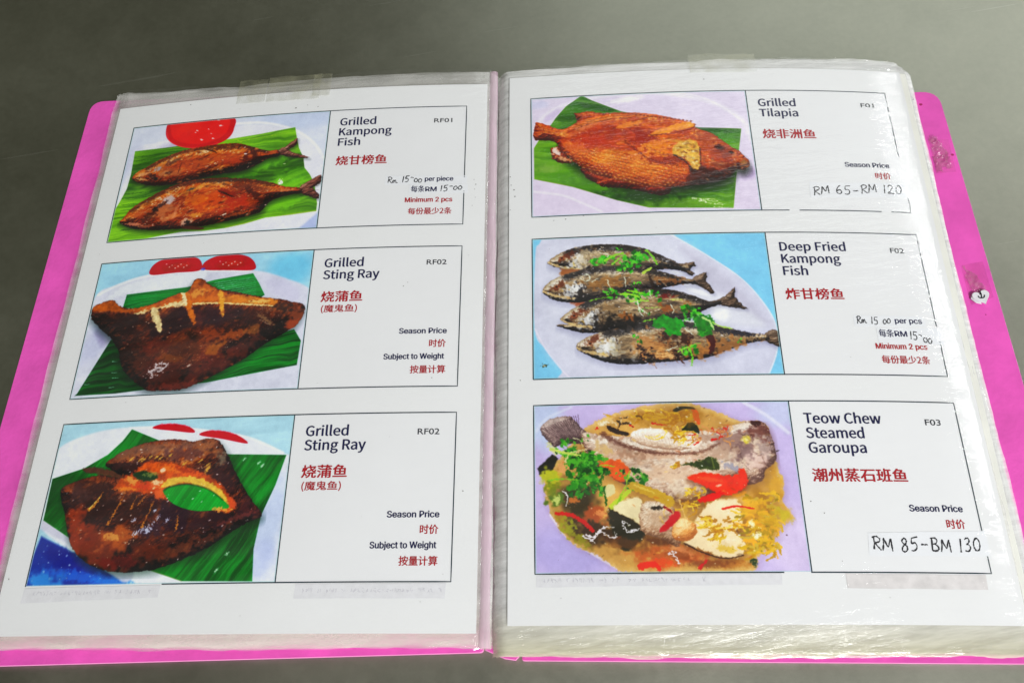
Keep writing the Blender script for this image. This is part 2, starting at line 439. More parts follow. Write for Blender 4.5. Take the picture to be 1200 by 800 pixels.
def pic_ray_whole():
    P = Pic([(183, 101), (1203, 30), (1135, 705), (27, 760)], (166, 212, 238), 2)
    P.im *= (1 + (fbm(120, 5, 20, -.1, 3) - .5)[..., None] * .12)
    P.blob(1100, 120, 120, 100, 0, (120, 198, 240), .7, .2)
    P.poly([(150, 260), (250, 205), (400, 160), (620, 135), (900, 130), (1060, 165), (1200, 230), (1250, 400), (1150, 700), (600, 760), (20, 800), (60, 500)],
           (216, 216, 234), .95, True, 0, 3, .12)
    P.line([(165, 250), (260, 205), (400, 162), (620, 138), (900, 132)], 14, (240, 244, 250), .9, None, 0, 4)
    P.poly([(300, 200), (600, 145), (700, 150), (600, 215), (300, 248), (200, 290)], (234, 240, 248), .85, True, 4, 6)
    P.blob(1060, 220, 110, 50, 30, (202, 200, 228), .7, .3); P.blob(150, 480, 60, 130, 15, (196, 200, 232), .7, .3)
    P.blob(200, 440, 50, 80, -30, (120, 110, 150), .5, .2)
    for p in ([(424, 155), (424, 120), (470, 85), (560, 68), (640, 72), (668, 100), (655, 135), (540, 145)], [(680, 130), (682, 95), (740, 65), (820, 54), (890, 66), (924, 98), (915, 130), (800, 132)]):
        P.poly(p, (178, 14, 40), 1)
        cx = sum(q[0] for q in p) / len(p); cy = sum(q[1] for q in p) / len(p)
        P.blob(cx, cy + 8, 80, 26, -4, (160, 40, 30), .9, .3, 1.4); P.blob(cx + 20, cy, 40, 14, -4, (196, 56, 40), .6, .7)
        for k in range(8): P.blob(cx - 50 + k * 14, cy + ((k * 37) % 23) - 6, 4, 3, 0, (255, 215, 210), .9, .6)
    P.blob(675, 128, 12, 8, 0, (90, 90, 190), .8)
    a = [(305, 250), (600, 215), (730, 180), (915, 146), (945, 195), (972, 250), (900, 300), (600, 330), (285, 315)]
    m, d = P.leaf(a, (8, 84, 40), (30, 138, 62), -7, streak=.5)
    P.clip = m
    for i in range(11):
        y = 168 + i * 9; P.line([(730 + i * 8, y + 26), (930, y - 2)], 2.4, (170, 222, 200), .75, 1, 1)
    for i in range(8): P.line([(310, 255 + i * 8), (450, 248 + i * 8)], 1.6, (110, 190, 150), .45, 1, 1)
    P.clip = None
    b = [(228, 470), (60, 735), (48, 745), (250, 735), (700, 680), (1130, 590), (1148, 470), (1115, 415), (900, 480)]
    m, d = P.leaf(b, (4, 62, 24), (16, 128, 46), -10, streak=.6)
    P.clip = m
    P.poly([(228, 470), (60, 735), (330, 740), (400, 560)], (0, 40, 18), .45, False, 0, 30)
    for i in range(10): P.line([(800, 690 - i * 22), (1140, 600 - i * 22)], 2.5, (60, 170, 90), .35, 1, 1)
    for x, y in ((248, 577), (245, 632), (250, 658), (232, 705), (110, 690)): P.line([(x - 14, y), (x + 14, y)], 3, (190, 230, 210), .8, 1, 1)
    P.clip = None
    f = [(130, 360), (140, 312), (180, 290), (235, 276), (270, 305), (330, 318), (420, 300), (500, 268), (560, 245), (604, 236), (625, 195), (650, 172), (680, 178), (700, 198),
         (760, 226), (850, 240), (950, 260), (1030, 268), (1100, 280), (1160, 296), (1158, 340), (1120, 400), (1080, 425), (960, 500), (880, 560), (740, 640), (640, 690), (560, 718), (430, 722),
         (380, 705), (320, 655), (280, 600), (262, 520), (225, 460), (170, 410)]
    P.shadow(f, -6, 16, 14, .6, (4, 30, 16))
    st = [(0, (18, 8, 12)), (.25, (52, 24, 24)), (.45, (96, 46, 32)), (.65, (140, 72, 38)), (.85, (190, 116, 60)), (1, (240, 200, 150))]
    m, d = P.body(f, st, 70, 6, 36, 110, .55, spec=.3, sp=26, amb=.36, smooth=True, rough=1.5, glint=.8)
    P.clip = m
    for q in [(520, 380, 260, 70, -3, (40, 24, 34), .8), (300, 370, 120, 60, 20, (46, 24, 26), .8), (700, 350, 170, 50, 4, (58, 30, 42), .7), (960, 350, 100, 60, 20, (60, 34, 36), .6),
              (330, 520, 70, 70, 0, (44, 22, 20), .7), (560, 520, 120, 60, 0, (84, 46, 30), .7), (700, 600, 120, 60, -30, (112, 48, 38), .7), (480, 660, 130, 60, 10, (84, 32, 22), .8),
              (560, 700, 120, 22, -4, (130, 60, 50), .6), (860, 520, 90, 40, -35, (104, 50, 40), .7), (1130, 350, 40, 60, 20, (150, 84, 54), .8), (1110, 395, 40, 30, 0, (160, 76, 40), .7),
              (720, 445, 60, 34, 0, (150, 76, 34), .7), (830, 445, 70, 24, -10, (172, 96, 40), .7), (740, 510, 46, 34, -30, (166, 104, 40), .75), (915, 415, 40, 30, -30, (150, 100, 50), .7),
              (980, 370, 50, 12, 35, (170, 140, 100), .6), (520, 560, 60, 20, 10, (140, 84, 34), .6), (440, 500, 80, 34, 0, (100, 42, 34), .6), (360, 590, 40, 60, 0, (100, 54, 36), .6), (620, 450, 40, 16, 40, (40, 24, 20), .6),
              (1060, 310, 60, 24, 10, (56, 40, 40), .8), (660, 380, 12, 60, -10, (120, 60, 60), .3)]:
        P.blob(*q[:6], q[6], .8)
    # split back with pale flesh
    P.poly([(138, 330), (145, 302), (235, 278), (262, 300), (300, 318), (300, 338), (200, 330)], (172, 94, 34), .95, True, 3, 3, .6, 10)
    P.poly([(300, 322), (420, 300), (500, 268), (590, 238), (600, 300), (480, 312), (380, 340), (300, 338)], (190, 104, 40), .9, True, 3, 3, .6, 12)
    P.poly([(340, 340), (420, 322), (560, 284), (600, 280), (600, 304), (440, 320), (380, 344)], (240, 220, 170), .95, True, 4, 2, .3, 8)
    P.poly([(600, 300), (608, 230), (650, 175), (700, 200), (750, 230), (790, 250), (790, 285), (700, 292)], (186, 104, 42), 1, True, 3, 3, .6, 14)
    P.blob(650, 245, 40, 18, -20, (226, 160, 84), .8, 1); P.blob(720, 270, 50, 14, 0, (206, 120, 50), .8, 1); P.blob(668, 195, 16, 20, 0, (110, 54, 22), .8, .6)
    P.poly([(790, 250), (900, 258), (1025, 268), (1032, 285), (1000, 300), (860, 296), (780, 290)], (204, 130, 56), .95, True, 3, 3, .6, 14)
    P.line([(630, 296), (760, 292), (900, 298), (1010, 302)], 9, (238, 216, 160), .9, 6, 2, 2); P.blob(950, 280, 50, 10, 3, (240, 200, 130), .8, 1)
    P.poly([(418, 330), (450, 318), (478, 400), (470, 436), (458, 430)], (232, 210, 160), .95, True, 3, 2, .5, 6)
    P.poly([(570, 240), (600, 232), (636, 370), (630, 396), (612, 360), (590, 300)], (206, 120, 40), .95, True, 3, 2, .5, 6)
    P.line([(580, 244), (592, 296)], 22, (244, 232, 190), .9, 14, 3, 2)
    P.poly([(752, 232), (776, 250), (778, 330), (768, 356), (756, 320)], (224, 160, 70), .95, True, 3, 2, .5, 6)
    P.scatter(m, 260, (4, 13), [(150, 90, 50), (30, 14, 16), (110, 50, 30), (60, 34, 40), (170, 110, 60)], .4, -20, 2)
    P.scatter(m, 60, (1.5, 4), [(240, 220, 200)], .7, 0, 2)
    P.blob(455, 618, 40, 18, -25, (226, 222, 226), .85, 1.6, 1.2); P.blob(455, 622, 22, 8, -25, (90, 66, 66), .8, 1); P.blob(610, 598, 12, 5, -30, (220, 210, 200), .8)
    P.line([(950, 372), (990, 390), (1005, 400)], 4, (200, 180, 150), .6, 1, 2)
    P.clip = None
    return P

def pic_ray_open():
    P = Pic([(192, 80), (1157, 38), (1078, 737), (37, 754)], (176, 214, 232), 3)
    P.im *= (1 + (fbm(100, 5, 18, -.1, 3) - .5)[..., None] * .16)
    P.poly([(160, 190), (300, 120), (470, 92), (720, 96), (960, 130), (1120, 200), (1260, 260), (1130, 760), (600, 770), (440, 706), (200, 590), (100, 500), (110, 350)], (232, 236, 246), 1, True, 0, 3, .06)
    P.blob(1060, 480, 60, 200, 10, (190, 204, 240), .8, .2); P.blob(1020, 650, 70, 90, 0, (186, 196, 236), .7, .2)
    P.line([(470, 96), (600, 92), (740, 100), (960, 132), (1110, 195)], 10, (246, 250, 252), .8, None, 0, 4)
    for p in ([(568, 96), (600, 80), (670, 78), (725, 92), (740, 114), (650, 106)], [(764, 124), (800, 106), (870, 108), (930, 128), (962, 158), (860, 140)]):
        P.poly(p, (190, 16, 46), 1); P.line([p[1], p[2], p[3]], 5, (236, 110, 130), .7, 2, 2)
    P.poly([(20, 770), (60, 640), (100, 545), (200, 596), (330, 664), (460, 742), (460, 770)], (44, 66, 150), 1, False, 0, 3)
    P.blob(100, 730, 90, 46, 0, (70, 150, 220), .85, .6); P.blob(200, 640, 110, 36, 26, (22, 34, 130), .8, .4); P.blob(300, 720, 150, 24, 8, (50, 110, 206), .8, .6); P.blob(400, 735, 80, 14, 4, (60, 130, 220), .8, .6)
    P.scatter(((P.im[..., 2] > .45) & (P.im[..., 0] < .4)).astype(float), 30, (2, 5), [(200, 220, 240)], .6, 0, 1)
    P.line([(108, 495), (240, 560), (460, 705)], 40, (206, 206, 226), .9, 60, 0, 6)
    lf = [(480, 100), (590, 145), (740, 190), (890, 204), (1125, 204), (1080, 330), (1020, 460), (990, 600), (985, 735), (690, 735), (560, 690), (230, 560), (108, 478), (145, 305), (280, 262), (380, 205), (440, 150)]
    m, d = P.leaf(lf, (6, 76, 24), (22, 138, 52), -58, streak=.45, width=11)
    P.clip = m
    P.blob(740, 380, 120, 60, 0, (14, 150, 50), .7, .2); P.blob(200, 340, 90, 80, 0, (8, 84, 30), .6, .3); P.blob(150, 470, 60, 40, 0, (6, 70, 20), .5)
    for i in range(9): P.line([(700 + i * 34, 735), (860 + i * 26, 560), (980 + i * 14, 330)], 2.4, (70, 170, 90), .4, 1, 1)
    for x, y in ((950, 225), (1010, 240), (1025, 250), (880, 620), (835, 690)): P.blob(x, y, 10, 4, -50, (210, 236, 210), .8, 1)
    P.line([(560, 690), (690, 735)], 5, (150, 160, 90), .8); P.line([(108, 480), (230, 562)], 5, (120, 140, 80), .7); P.clip = None
    f = [(180, 370), (200, 335), (280, 305), (350, 290), (410, 300), (445, 300), (372, 250), (395, 222), (450, 190), (560, 152), (680, 142), (730, 152), (790, 138), (840, 146), (880, 200), (905, 260),
         (935, 320), (985, 400), (1025, 460), (960, 490), (880, 540), (790, 600), (700, 640), (600, 680), (520, 694), (420, 698), (340, 680), (270, 640), (230, 590), (212, 530), (200, 460)]
    P.shadow(f, 4, 16, 14, .6, (2, 36, 12))
    st = [(0, (16, 8, 12)), (.25, (50, 24, 28)), (.45, (92, 46, 34)), (.65, (142, 74, 40)), (.85, (196, 120, 64)), (1, (240, 200, 150))]
    P.poly([(275, 262), (330, 258), (440, 285), (470, 310), (400, 300), (330, 285), (285, 280)], (92, 60, 44), 1, True, 2, 2, .5, 8)
    m, d = P.body(f, st, 70, 6, 34, 110, .55, spec=.3, sp=26, amb=.36, rough=1.5, glint=.8)
    P.clip = m
    for q in [(600, 180, 190, 26, -4, (140, 104, 88), .7), (470, 205, 80, 26, -20, (120, 84, 66), .6), (800, 175, 60, 34, 20, (150, 104, 76), .7), (860, 225, 24, 30, 0, (150, 140, 120), .7), (700, 205, 100, 30, 0, (96, 62, 66), .7),
              (520, 240, 130, 24, -6, (66, 34, 34), .8), (870, 310, 60, 60, 50, (66, 34, 40), .8), (960, 430, 60, 40, 20, (70, 34, 44), .8), (330, 350, 90, 50, 0, (58, 34, 36), .8), (250, 380, 40, 50, 0, (90, 60, 60), .5),
              (640, 460, 110, 60, 20, (44, 26, 46), .85), (800, 480, 120, 40, 0, (60, 34, 44), .8), (480, 430, 100, 60, 0, (60, 32, 30), .7), (330, 430, 90, 50, 0, (52, 26, 26), .8), (240, 520, 50, 90, -10, (160, 70, 34), .8),
              (350, 600, 110, 70, 30, (130, 58, 26), .8), (430, 560, 70, 50, 0, (180, 100, 44), .8), (560, 610, 90, 50, 0, (112, 52, 30), .7), (420, 660, 80, 30, 0, (110, 30, 26), .7), (680, 600, 80, 26, -25, (120, 66, 40), .7),
              (400, 550, 40, 14, 10, (226, 170, 100), .7), (800, 560, 90, 18, -32, (140, 80, 60), .5), (560, 520, 60, 30, 0, (60, 40, 60), .7), (920, 470, 90, 10, -20, (150, 80, 70), .5), (300, 560, 40, 40, 0, (120, 50, 26), .7)]:
        P.blob(*q[:6], q[6], .8)
    P.scatter(m, 260, (4, 12), [(150, 96, 56), (28, 14, 18), (110, 50, 30), (60, 36, 46), (180, 116, 64)], .4, -30, 2)
    # opened belly: orange flesh, then the hole with the leaf showing
    P.poly([(440, 300), (480, 290), (540, 240), (620, 240), (740, 270), (830, 310), (880, 370), (920, 425), (880, 450), (840, 440), (700, 400), (620, 390), (560, 370), (440, 355), (410, 345)], (196, 92, 34), .95, True, 4, 3, .8, 14)
    P.poly([(605, 340), (640, 305), (720, 296), (800, 318), (850, 350), (885, 400), (890, 420), (850, 388), (780, 345), (700, 325), (620, 345)], (226, 190, 90), .95, True, 3, 2, .4, 8)
    P.clip = None
    h1 = [(612, 356), (650, 340), (700, 330), (760, 338), (820, 362), (862, 395), (890, 425), (840, 436), (760, 442), (690, 428), (640, 400)]
    m2, d2 = P.leaf(h1, (8, 110, 36), (20, 160, 60), -60, smooth=True)
    P.line([(612, 356), (650, 338), (720, 330), (800, 350), (862, 395)], 8, (8, 60, 20), .6, 5, 0, 4)
    P.poly([(486, 290), (520, 276), (560, 280), (590, 300), (560, 316), (510, 312)], (12, 60, 28), .95, True, 2, 2)
    P.blob(560, 290, 30, 10, 0, (150, 150, 90), .7, 1)
    for q in [(480, 315, 36, 14, 20, (230, 160, 90), .9), (580, 330, 24, 16, -30, (244, 210, 170), .9), (640, 265, 40, 14, 10, (232, 130, 60), .8), (600, 370, 26, 18, 20, (220, 110, 60), .8), (540, 340, 50, 16, 0, (212, 80, 30), .8),
              (700, 270, 50, 10, 15, (150, 60, 30), .7), (860, 435, 34, 10, 0, (236, 170, 90), .9), (900, 410, 16, 26, -30, (220, 100, 60), .8), (460, 350, 50, 8, 4, (236, 150, 60), .7), (610, 270, 10, 10, 0, (250, 220, 190), .9)]:
        P.blob(*q[:6], q[6], 1)
    for l, w in (([(300, 436), (330, 410), (360, 362)], 12), ([(380, 498), (420, 430), (455, 370)], 7), ([(478, 430), (505, 380)], 6), ([(525, 505), (550, 455), (572, 400)], 7), ([(668, 520), (676, 460)], 8), ([(505, 420), (545, 372)], 6)):
        P.line(l, w, (206, 140, 60), .85, w * .3, 3, 2)
    P.line([(305, 430), (350, 380)], 5, (240, 210, 120), .9, 3, 2, 1.5)
    for x, y in ((520, 225), (560, 215), (600, 222), (640, 210), (700, 245), (770, 230), (800, 265), (795, 250), (480, 225), (530, 228), (585, 216)): P.blob(x, y, 12, 4, -40, (216, 176, 90), .85, .9)
    P.blob(797, 265, 8, 20, 20, (226, 180, 90), .8, .6)
    P.scatter(m, 90, (1.5, 4.5), [(240, 226, 220)], .8, -20, 2)
    for x, y, r in ((555, 515, 22), (500, 535, 14), (590, 470, 10), (630, 480, 10), (490, 480, 10), (525, 520, 10), (580, 440, 8)): P.blob(x, y, r, r * .5, -40, (206, 214, 236), .85, 1.6)
    return P

def pic_tilapia():
    P = Pic([(47, 92), (1088, 48), (1168, 626), (53, 662)], (222, 212, 236), 4)
    P.blob(540, 560, 900, 420, 0, (224, 210, 236), .5, .1)
    P.line([(60, 250), (110, 180), (200, 130), (400, 80), (640, 62), (900, 100), (1060, 180), (1120, 280)], 26, (236, 230, 246), .9, None, 0, 10)
    P.blob(500, 100, 90, 20, -8, (248, 244, 252), .9, .3); P.line([(560, 70), (800, 68), (960, 120), (1080, 200)], 6, (246, 240, 252), .8, None, 0, 3)
    P.blob(150, 170, 70, 20, -40, (196, 180, 216), .6, .2); P.blob(80, 120, 60, 30, 0, (206, 206, 236), .8, .2)
    P.line([(60, 540), (200, 560), (300, 600), (390, 640)], 10, (244, 240, 250), .7, None, 0, 6)
    P.blob(1100, 450, 50, 40, -20, (170, 150, 190), .7, .2)
    lf = [(62, 480), (60, 330), (110, 250), (145, 215), (170, 180), (215, 130), (292, 78), (340, 102), (400, 125), (480, 155), (700, 200), (860, 232), (1070, 233), (1058, 340), (1045, 470), (1032, 620), (800, 622), (620, 622), (460, 585), (250, 520)]
    m, d = P.leaf(lf, (40, 92, 14), (112, 160, 40), 8, streak=.35, width=14)
    P.clip = m
    for q in [(200, 470, 170, 60, 14, (96, 150, 40), .6), (130, 430, 60, 26, 0, (150, 176, 110), .5), (350, 520, 160, 40, 12, (70, 120, 26), .5), (600, 560, 200, 60, 6, (20, 52, 10), .7), (900, 520, 150, 50, 0, (40, 84, 16), .6), (980, 300, 90, 60, 0, (96, 156, 40), .6), (760, 600, 160, 30, 2, (110, 150, 40), .5),
              (250, 140, 50, 50, 0, (70, 130, 20), .5), (220, 190, 80, 20, 0, (40, 84, 16), .6)]: P.blob(*q[:6], q[6], .5)
    P.line([(62, 482), (250, 522), (460, 587), (620, 624)], 6, (150, 150, 60), .8); P.line([(292, 80), (480, 157)], 5, (90, 140, 40), .7)
    P.clip = None
    f = [(180, 290), (240, 230), (330, 190), (430, 170), (560, 163), (680, 176), (800, 205), (850, 232), (930, 260), (1000, 310), (1070, 350), (1112, 400), (1085, 432), (1050, 430), (1010, 470), (940, 495), (840, 510),
         (740, 520), (640, 522), (540, 505), (420, 480), (320, 450), (250, 405), (190, 340)]
    P.shadow(f, 4, 26, 16, .8, (12, 26, 6))
    sf = [(0, (60, 16, 6)), (.4, (150, 54, 16)), (.7, (206, 100, 40)), (1, (240, 170, 100))]
    P.body([(250, 165), (320, 155), (400, 165), (500, 160), (460, 200), (330, 235), (262, 235), (270, 200)], sf, 20, 5, 14, rough=2, spec=.3, smooth=False, stretch=2, ang=60)
    P.body([(140, 330), (180, 320), (250, 400), (240, 405), (180, 402), (150, 385)], sf, 20, 4, 10, rough=2, spec=.5, smooth=False)
    P.blob(170, 350, 24, 20, 30, (232, 212, 206), .9, .8); P.blob(210, 385, 36, 12, 20, (236, 196, 156), .7, .8)
    P.body([(285, 430), (330, 440), (430, 470), (560, 485), (720, 520), (700, 560), (640, 556), (520, 530), (400, 520), (340, 490), (310, 470)], [(0, (50, 8, 4)), (.5, (130, 34, 12)), (.8, (196, 90, 40)), (1, (230, 150, 90))], 20, 4, 14, rough=2, spec=.4, stretch=3, ang=12)
    st = [(0, (58, 12, 4)), (.22, (120, 34, 8)), (.42, (178, 66, 14)), (.62, (216, 108, 32)), (.82, (238, 160, 74)), (1, (252, 214, 146))]
    f = [(64, 232), (74, 204), (132, 222), (200, 240), (262, 212), (330, 186), (430, 170), (560, 163), (680, 176), (800, 203), (845, 216), (850, 234), (930, 262), (1000, 310), (1066, 350), (1112, 400), (1085, 434), (1050, 432), (1010, 470), (940, 495), (840, 512),
         (740, 522), (640, 524), (540, 506), (420, 478), (330, 448), (262, 404), (205, 350), (160, 300), (100, 294), (60, 284)]
    m, d = P.body(f, st, 44, 5, 26, 90, .5, spec=.35, sp=24, amb=.44, rough=1.6, ang=10, stretch=2.0, light=(-.2, -.8, .6))
    P.clip = m
    for i in range(8): P.line([(70, 212 + i * 9), (120, 236 + i * 6), (190, 254 + i * 5)], 3, (104, 32, 10), .5, 2, 1)
    P.poly([(225, 250), (330, 205), (470, 180), (600, 172), (560, 200), (420, 225), (300, 262)], (196, 92, 44), .55, True, 5, 8, .5, 14)
    P.poly([(240, 300), (340, 230), (480, 240), (600, 255), (650, 320), (560, 340), (480, 290), (380, 330), (260, 345)], (164, 48, 12), .55, True, 6, 12, .5, 16)
    P.poly([(830, 430), (870, 420), (940, 440), (1010, 440), (1050, 425), (1085, 436), (1050, 436), (1010, 475), (930, 498), (820, 512)], (40, 14, 10), .85, True, 4, 9)
    P.poly([(870, 250), (940, 268), (1010, 320), (1050, 350), (1040, 390), (960, 380), (890, 350), (866, 300)], (156, 78, 48), .6, True, 4, 8, .4, 12)
    P.line([(225, 256), (330, 215), (450, 192), (560, 186)], 7, (84, 24, 8), .7, 4, 3, 2.5)
    # scales over the lower flank
    H = np.linalg.inv(P.H); q = np.einsum('ij,jyx->iyx', H, np.stack([_XX, _YY, np.ones_like(_XX)])); AX, AY = q[0] / q[2], q[1] / q[2]
    a = math.radians(14); U = (AX * math.cos(a) + AY * math.sin(a)) / 24 + (vnoise(22, 22, 8) - .5) * .9; V = (-AX * math.sin(a) + AY * math.cos(a)) / 15 + (vnoise(30, 30, 9) - .5) * 1.1
    r = np.floor(V); uu = (U + (r % 2) * .5) % 1 - .5; vv = V % 1 - .5
    ring = np.clip(1 - np.abs(np.sqrt((uu + .25) ** 2 * 2.2 + vv ** 2) - .55) * 6, 0, 1)
    reg = np.clip(fbm(60, 77) * .0 + 1 - ((AX - 520) / 330) ** 4, 0, 1) * np.clip((AY - 285 - (AX - 200) * .17) / 40, 0, 1) * np.clip((560 - AY) / 60, 0, 1) * np.clip((840 - AX) / 40, 0, 1)
    P.put(m * reg * (.45) * fbm(30, 51) * 1.6, (226, 146, 66)); P.put(m * reg * ring * .85 * np.clip(fbm(40, 52) * 2.4 - .5, 0, 1), (104, 40, 10))
    P.put(m * reg * np.clip(np.clip(.3 - np.sqrt((uu - .1) ** 2 + vv ** 2), 0, 1) * 3.4 * fbm(26, 53) * 1.5, 0, 1), (252, 208, 140))
    for q in [(330, 300, 130, 50, 14, (178, 60, 14), .6), (420, 250, 120, 34, -6, (150, 52, 20), .65), (300, 235, 60, 16, -30, (206, 130, 90), .6), (560, 200, 120, 20, 0, (178, 70, 24), .6), (600, 290, 70, 60, 40, (134, 34, 10), .7),
              (700, 215, 90, 16, 6, (160, 60, 20), .6), (790, 260, 60, 22, 20, (160, 66, 26), .7), (930, 290, 70, 40, 35, (160, 78, 44), .8), (1000, 350, 50, 30, 30, (124, 50, 30), .7), (660, 330, 70, 40, 10, (226, 140, 44), .8),
              (620, 330, 40, 20, 0, (236, 160, 60), .7), (650, 385, 90, 26, 8, (150, 56, 20), .8), (740, 390, 60, 20, 0, (128, 50, 24), .8), (560, 370, 50, 24, 20, (220, 140, 70), .7), (260, 330, 60, 34, 30, (222, 130, 60), .5),
              (900, 450, 80, 40, 0, (70, 24, 10), .85), (960, 480, 80, 26, -6, (44, 14, 10), .85), (840, 470, 30, 40, 0, (96, 40, 20), .8), (1000, 440, 50, 26, 0, (60, 20, 14), .8), (1080, 400, 36, 24, 0, (150, 100, 60), .9), (960, 410, 60, 24, 20, (130, 70, 40), .8)]: P.blob(*q[:6], q[6], 1.1)
    P.line([(440, 240), (540, 205), (640, 180)], 5, (96, 30, 10), .7, 3, 3, 3); P.line([(260, 230), (400, 185), (560, 172)], 4, (100, 36, 16), .6, 3, 3, 3)
    P.poly([(460, 232), (520, 208), (590, 200), (560, 222), (490, 238)], (226, 140, 50), .9, True, 3, 2, .3, 8)
    P.poly([(620, 268), (700, 232), (800, 205), (842, 210), (830, 228), (740, 252), (640, 274)], (232, 150, 56), .95, True, 3, 2, .4, 8)
    P.line([(620, 272), (730, 262), (850, 232)], 5, (90, 30, 10), .7, 3, 3, 2)
    P.line([(500, 300), (560, 345), (640, 395), (760, 415)], 9, (96, 30, 12), .7, 5, 4, 3)
    P.line([(600, 320), (680, 360), (740, 368)], 5, (120, 46, 14), .6, 3, 4, 2)
    P.poly([(738, 340), (750, 310), (800, 292), (850, 300), (866, 340), (868, 400), (862, 436), (835, 430), (810, 400), (770, 370), (740, 362)], (216, 170, 86), 1, True, 4, 2, .5, 9)
    P.scatter(P.mask([(745, 340), (800, 300), (860, 320), (865, 420), (790, 380)])[0], 60, (4, 10), [(240, 214, 150), (120, 60, 26), (230, 190, 100), (90, 40, 20), (250, 236, 190)], .7, 20, 1.6)
    P.line([(740, 365), (800, 400), (830, 440), (850, 445)], 7, (40, 14, 8), .85, 5, 2, 2); P.line([(868, 330), (872, 430)], 7, (70, 26, 12), .8, 4, 2, 2)
    P.blob(962, 326, 24, 17, 20, (44, 16, 12), .9, .5); P.blob(1022, 350, 14, 8, 20, (50, 20, 12), .9); P.blob(950, 318, 12, 5, 30, (120, 60, 40), .7)
    P.line([(900, 380), (960, 405), (1010, 400), (1060, 380)], 7, (226, 170, 120), .6, 3, 3, 2); P.line([(880, 395), (940, 425), (1000, 430)], 5, (200, 130, 80), .7, 3, 3, 2); P.line([(860, 440), (930, 470), (1010, 455)], 4, (180, 110, 70), .5, 2, 3, 2)
    P.blob(1090, 396, 22, 14, 10, (150, 110, 70), .9, .8); P.line([(1060, 420), (1112, 402)], 5, (40, 20, 14), .9, 3)
    P.scatter(m, 240, (3, 10), [(236, 160, 80), (110, 34, 10), (190, 80, 26), (90, 30, 12), (246, 200, 130)], .4, 10, 2)
    P.scatter(m, 90, (1.5, 4), [(255, 240, 215)], .8, 10, 2)
    P.clip = None
    for i in range(18): P.blob(500 + i * 19, 164 + i * 2.2, 7, 5, 0, (110, 40, 14), .8, .8)
    P.line([(370, 500), (480, 476), (600, 500), (700, 530)], 6, (214, 120, 70), .7, 2, 3, 2)
    for l in ([(825, 575), (900, 582), (980, 602)], [(860, 590), (920, 578), (960, 592)], [(870, 580), (920, 600), (985, 604)]): P.line(l, 5, (236, 244, 230), .85, 2, 3, 1.2)
    P.line([(935, 616), (985, 618)], 4, (220, 236, 210), .8, 2, 3)
    return P

def herb(P, x, y, s, n, seed, cols=((34, 140, 24), (66, 176, 40), (20, 96, 16), (104, 200, 60))):
    rs = np.random.RandomState(seed)
    for i in range(n):
        a = rs.rand() * 6.28; r = s * rs.rand() ** .6; k = s * (.16 + .2 * rs.rand())
        P.blob(x + r * math.cos(a) * 1.2, y + r * math.sin(a) * .8, k * 1.2, k * .75, rs.rand() * 180, cols[rs.randint(len(cols))], .95, .8, 1.6)
    for i in range(n // 3):
        a = rs.rand() * 6.28; r = s * .7 * rs.rand()
        P.line([(x + r * math.cos(a), y + r * math.sin(a)), (x + r * math.cos(a) + s * .25 * (rs.rand() - .5), y + r * math.sin(a) + s * .25 * (rs.rand() - .5))], 2.2, (150, 220, 110), .7, 1, 1, 1)

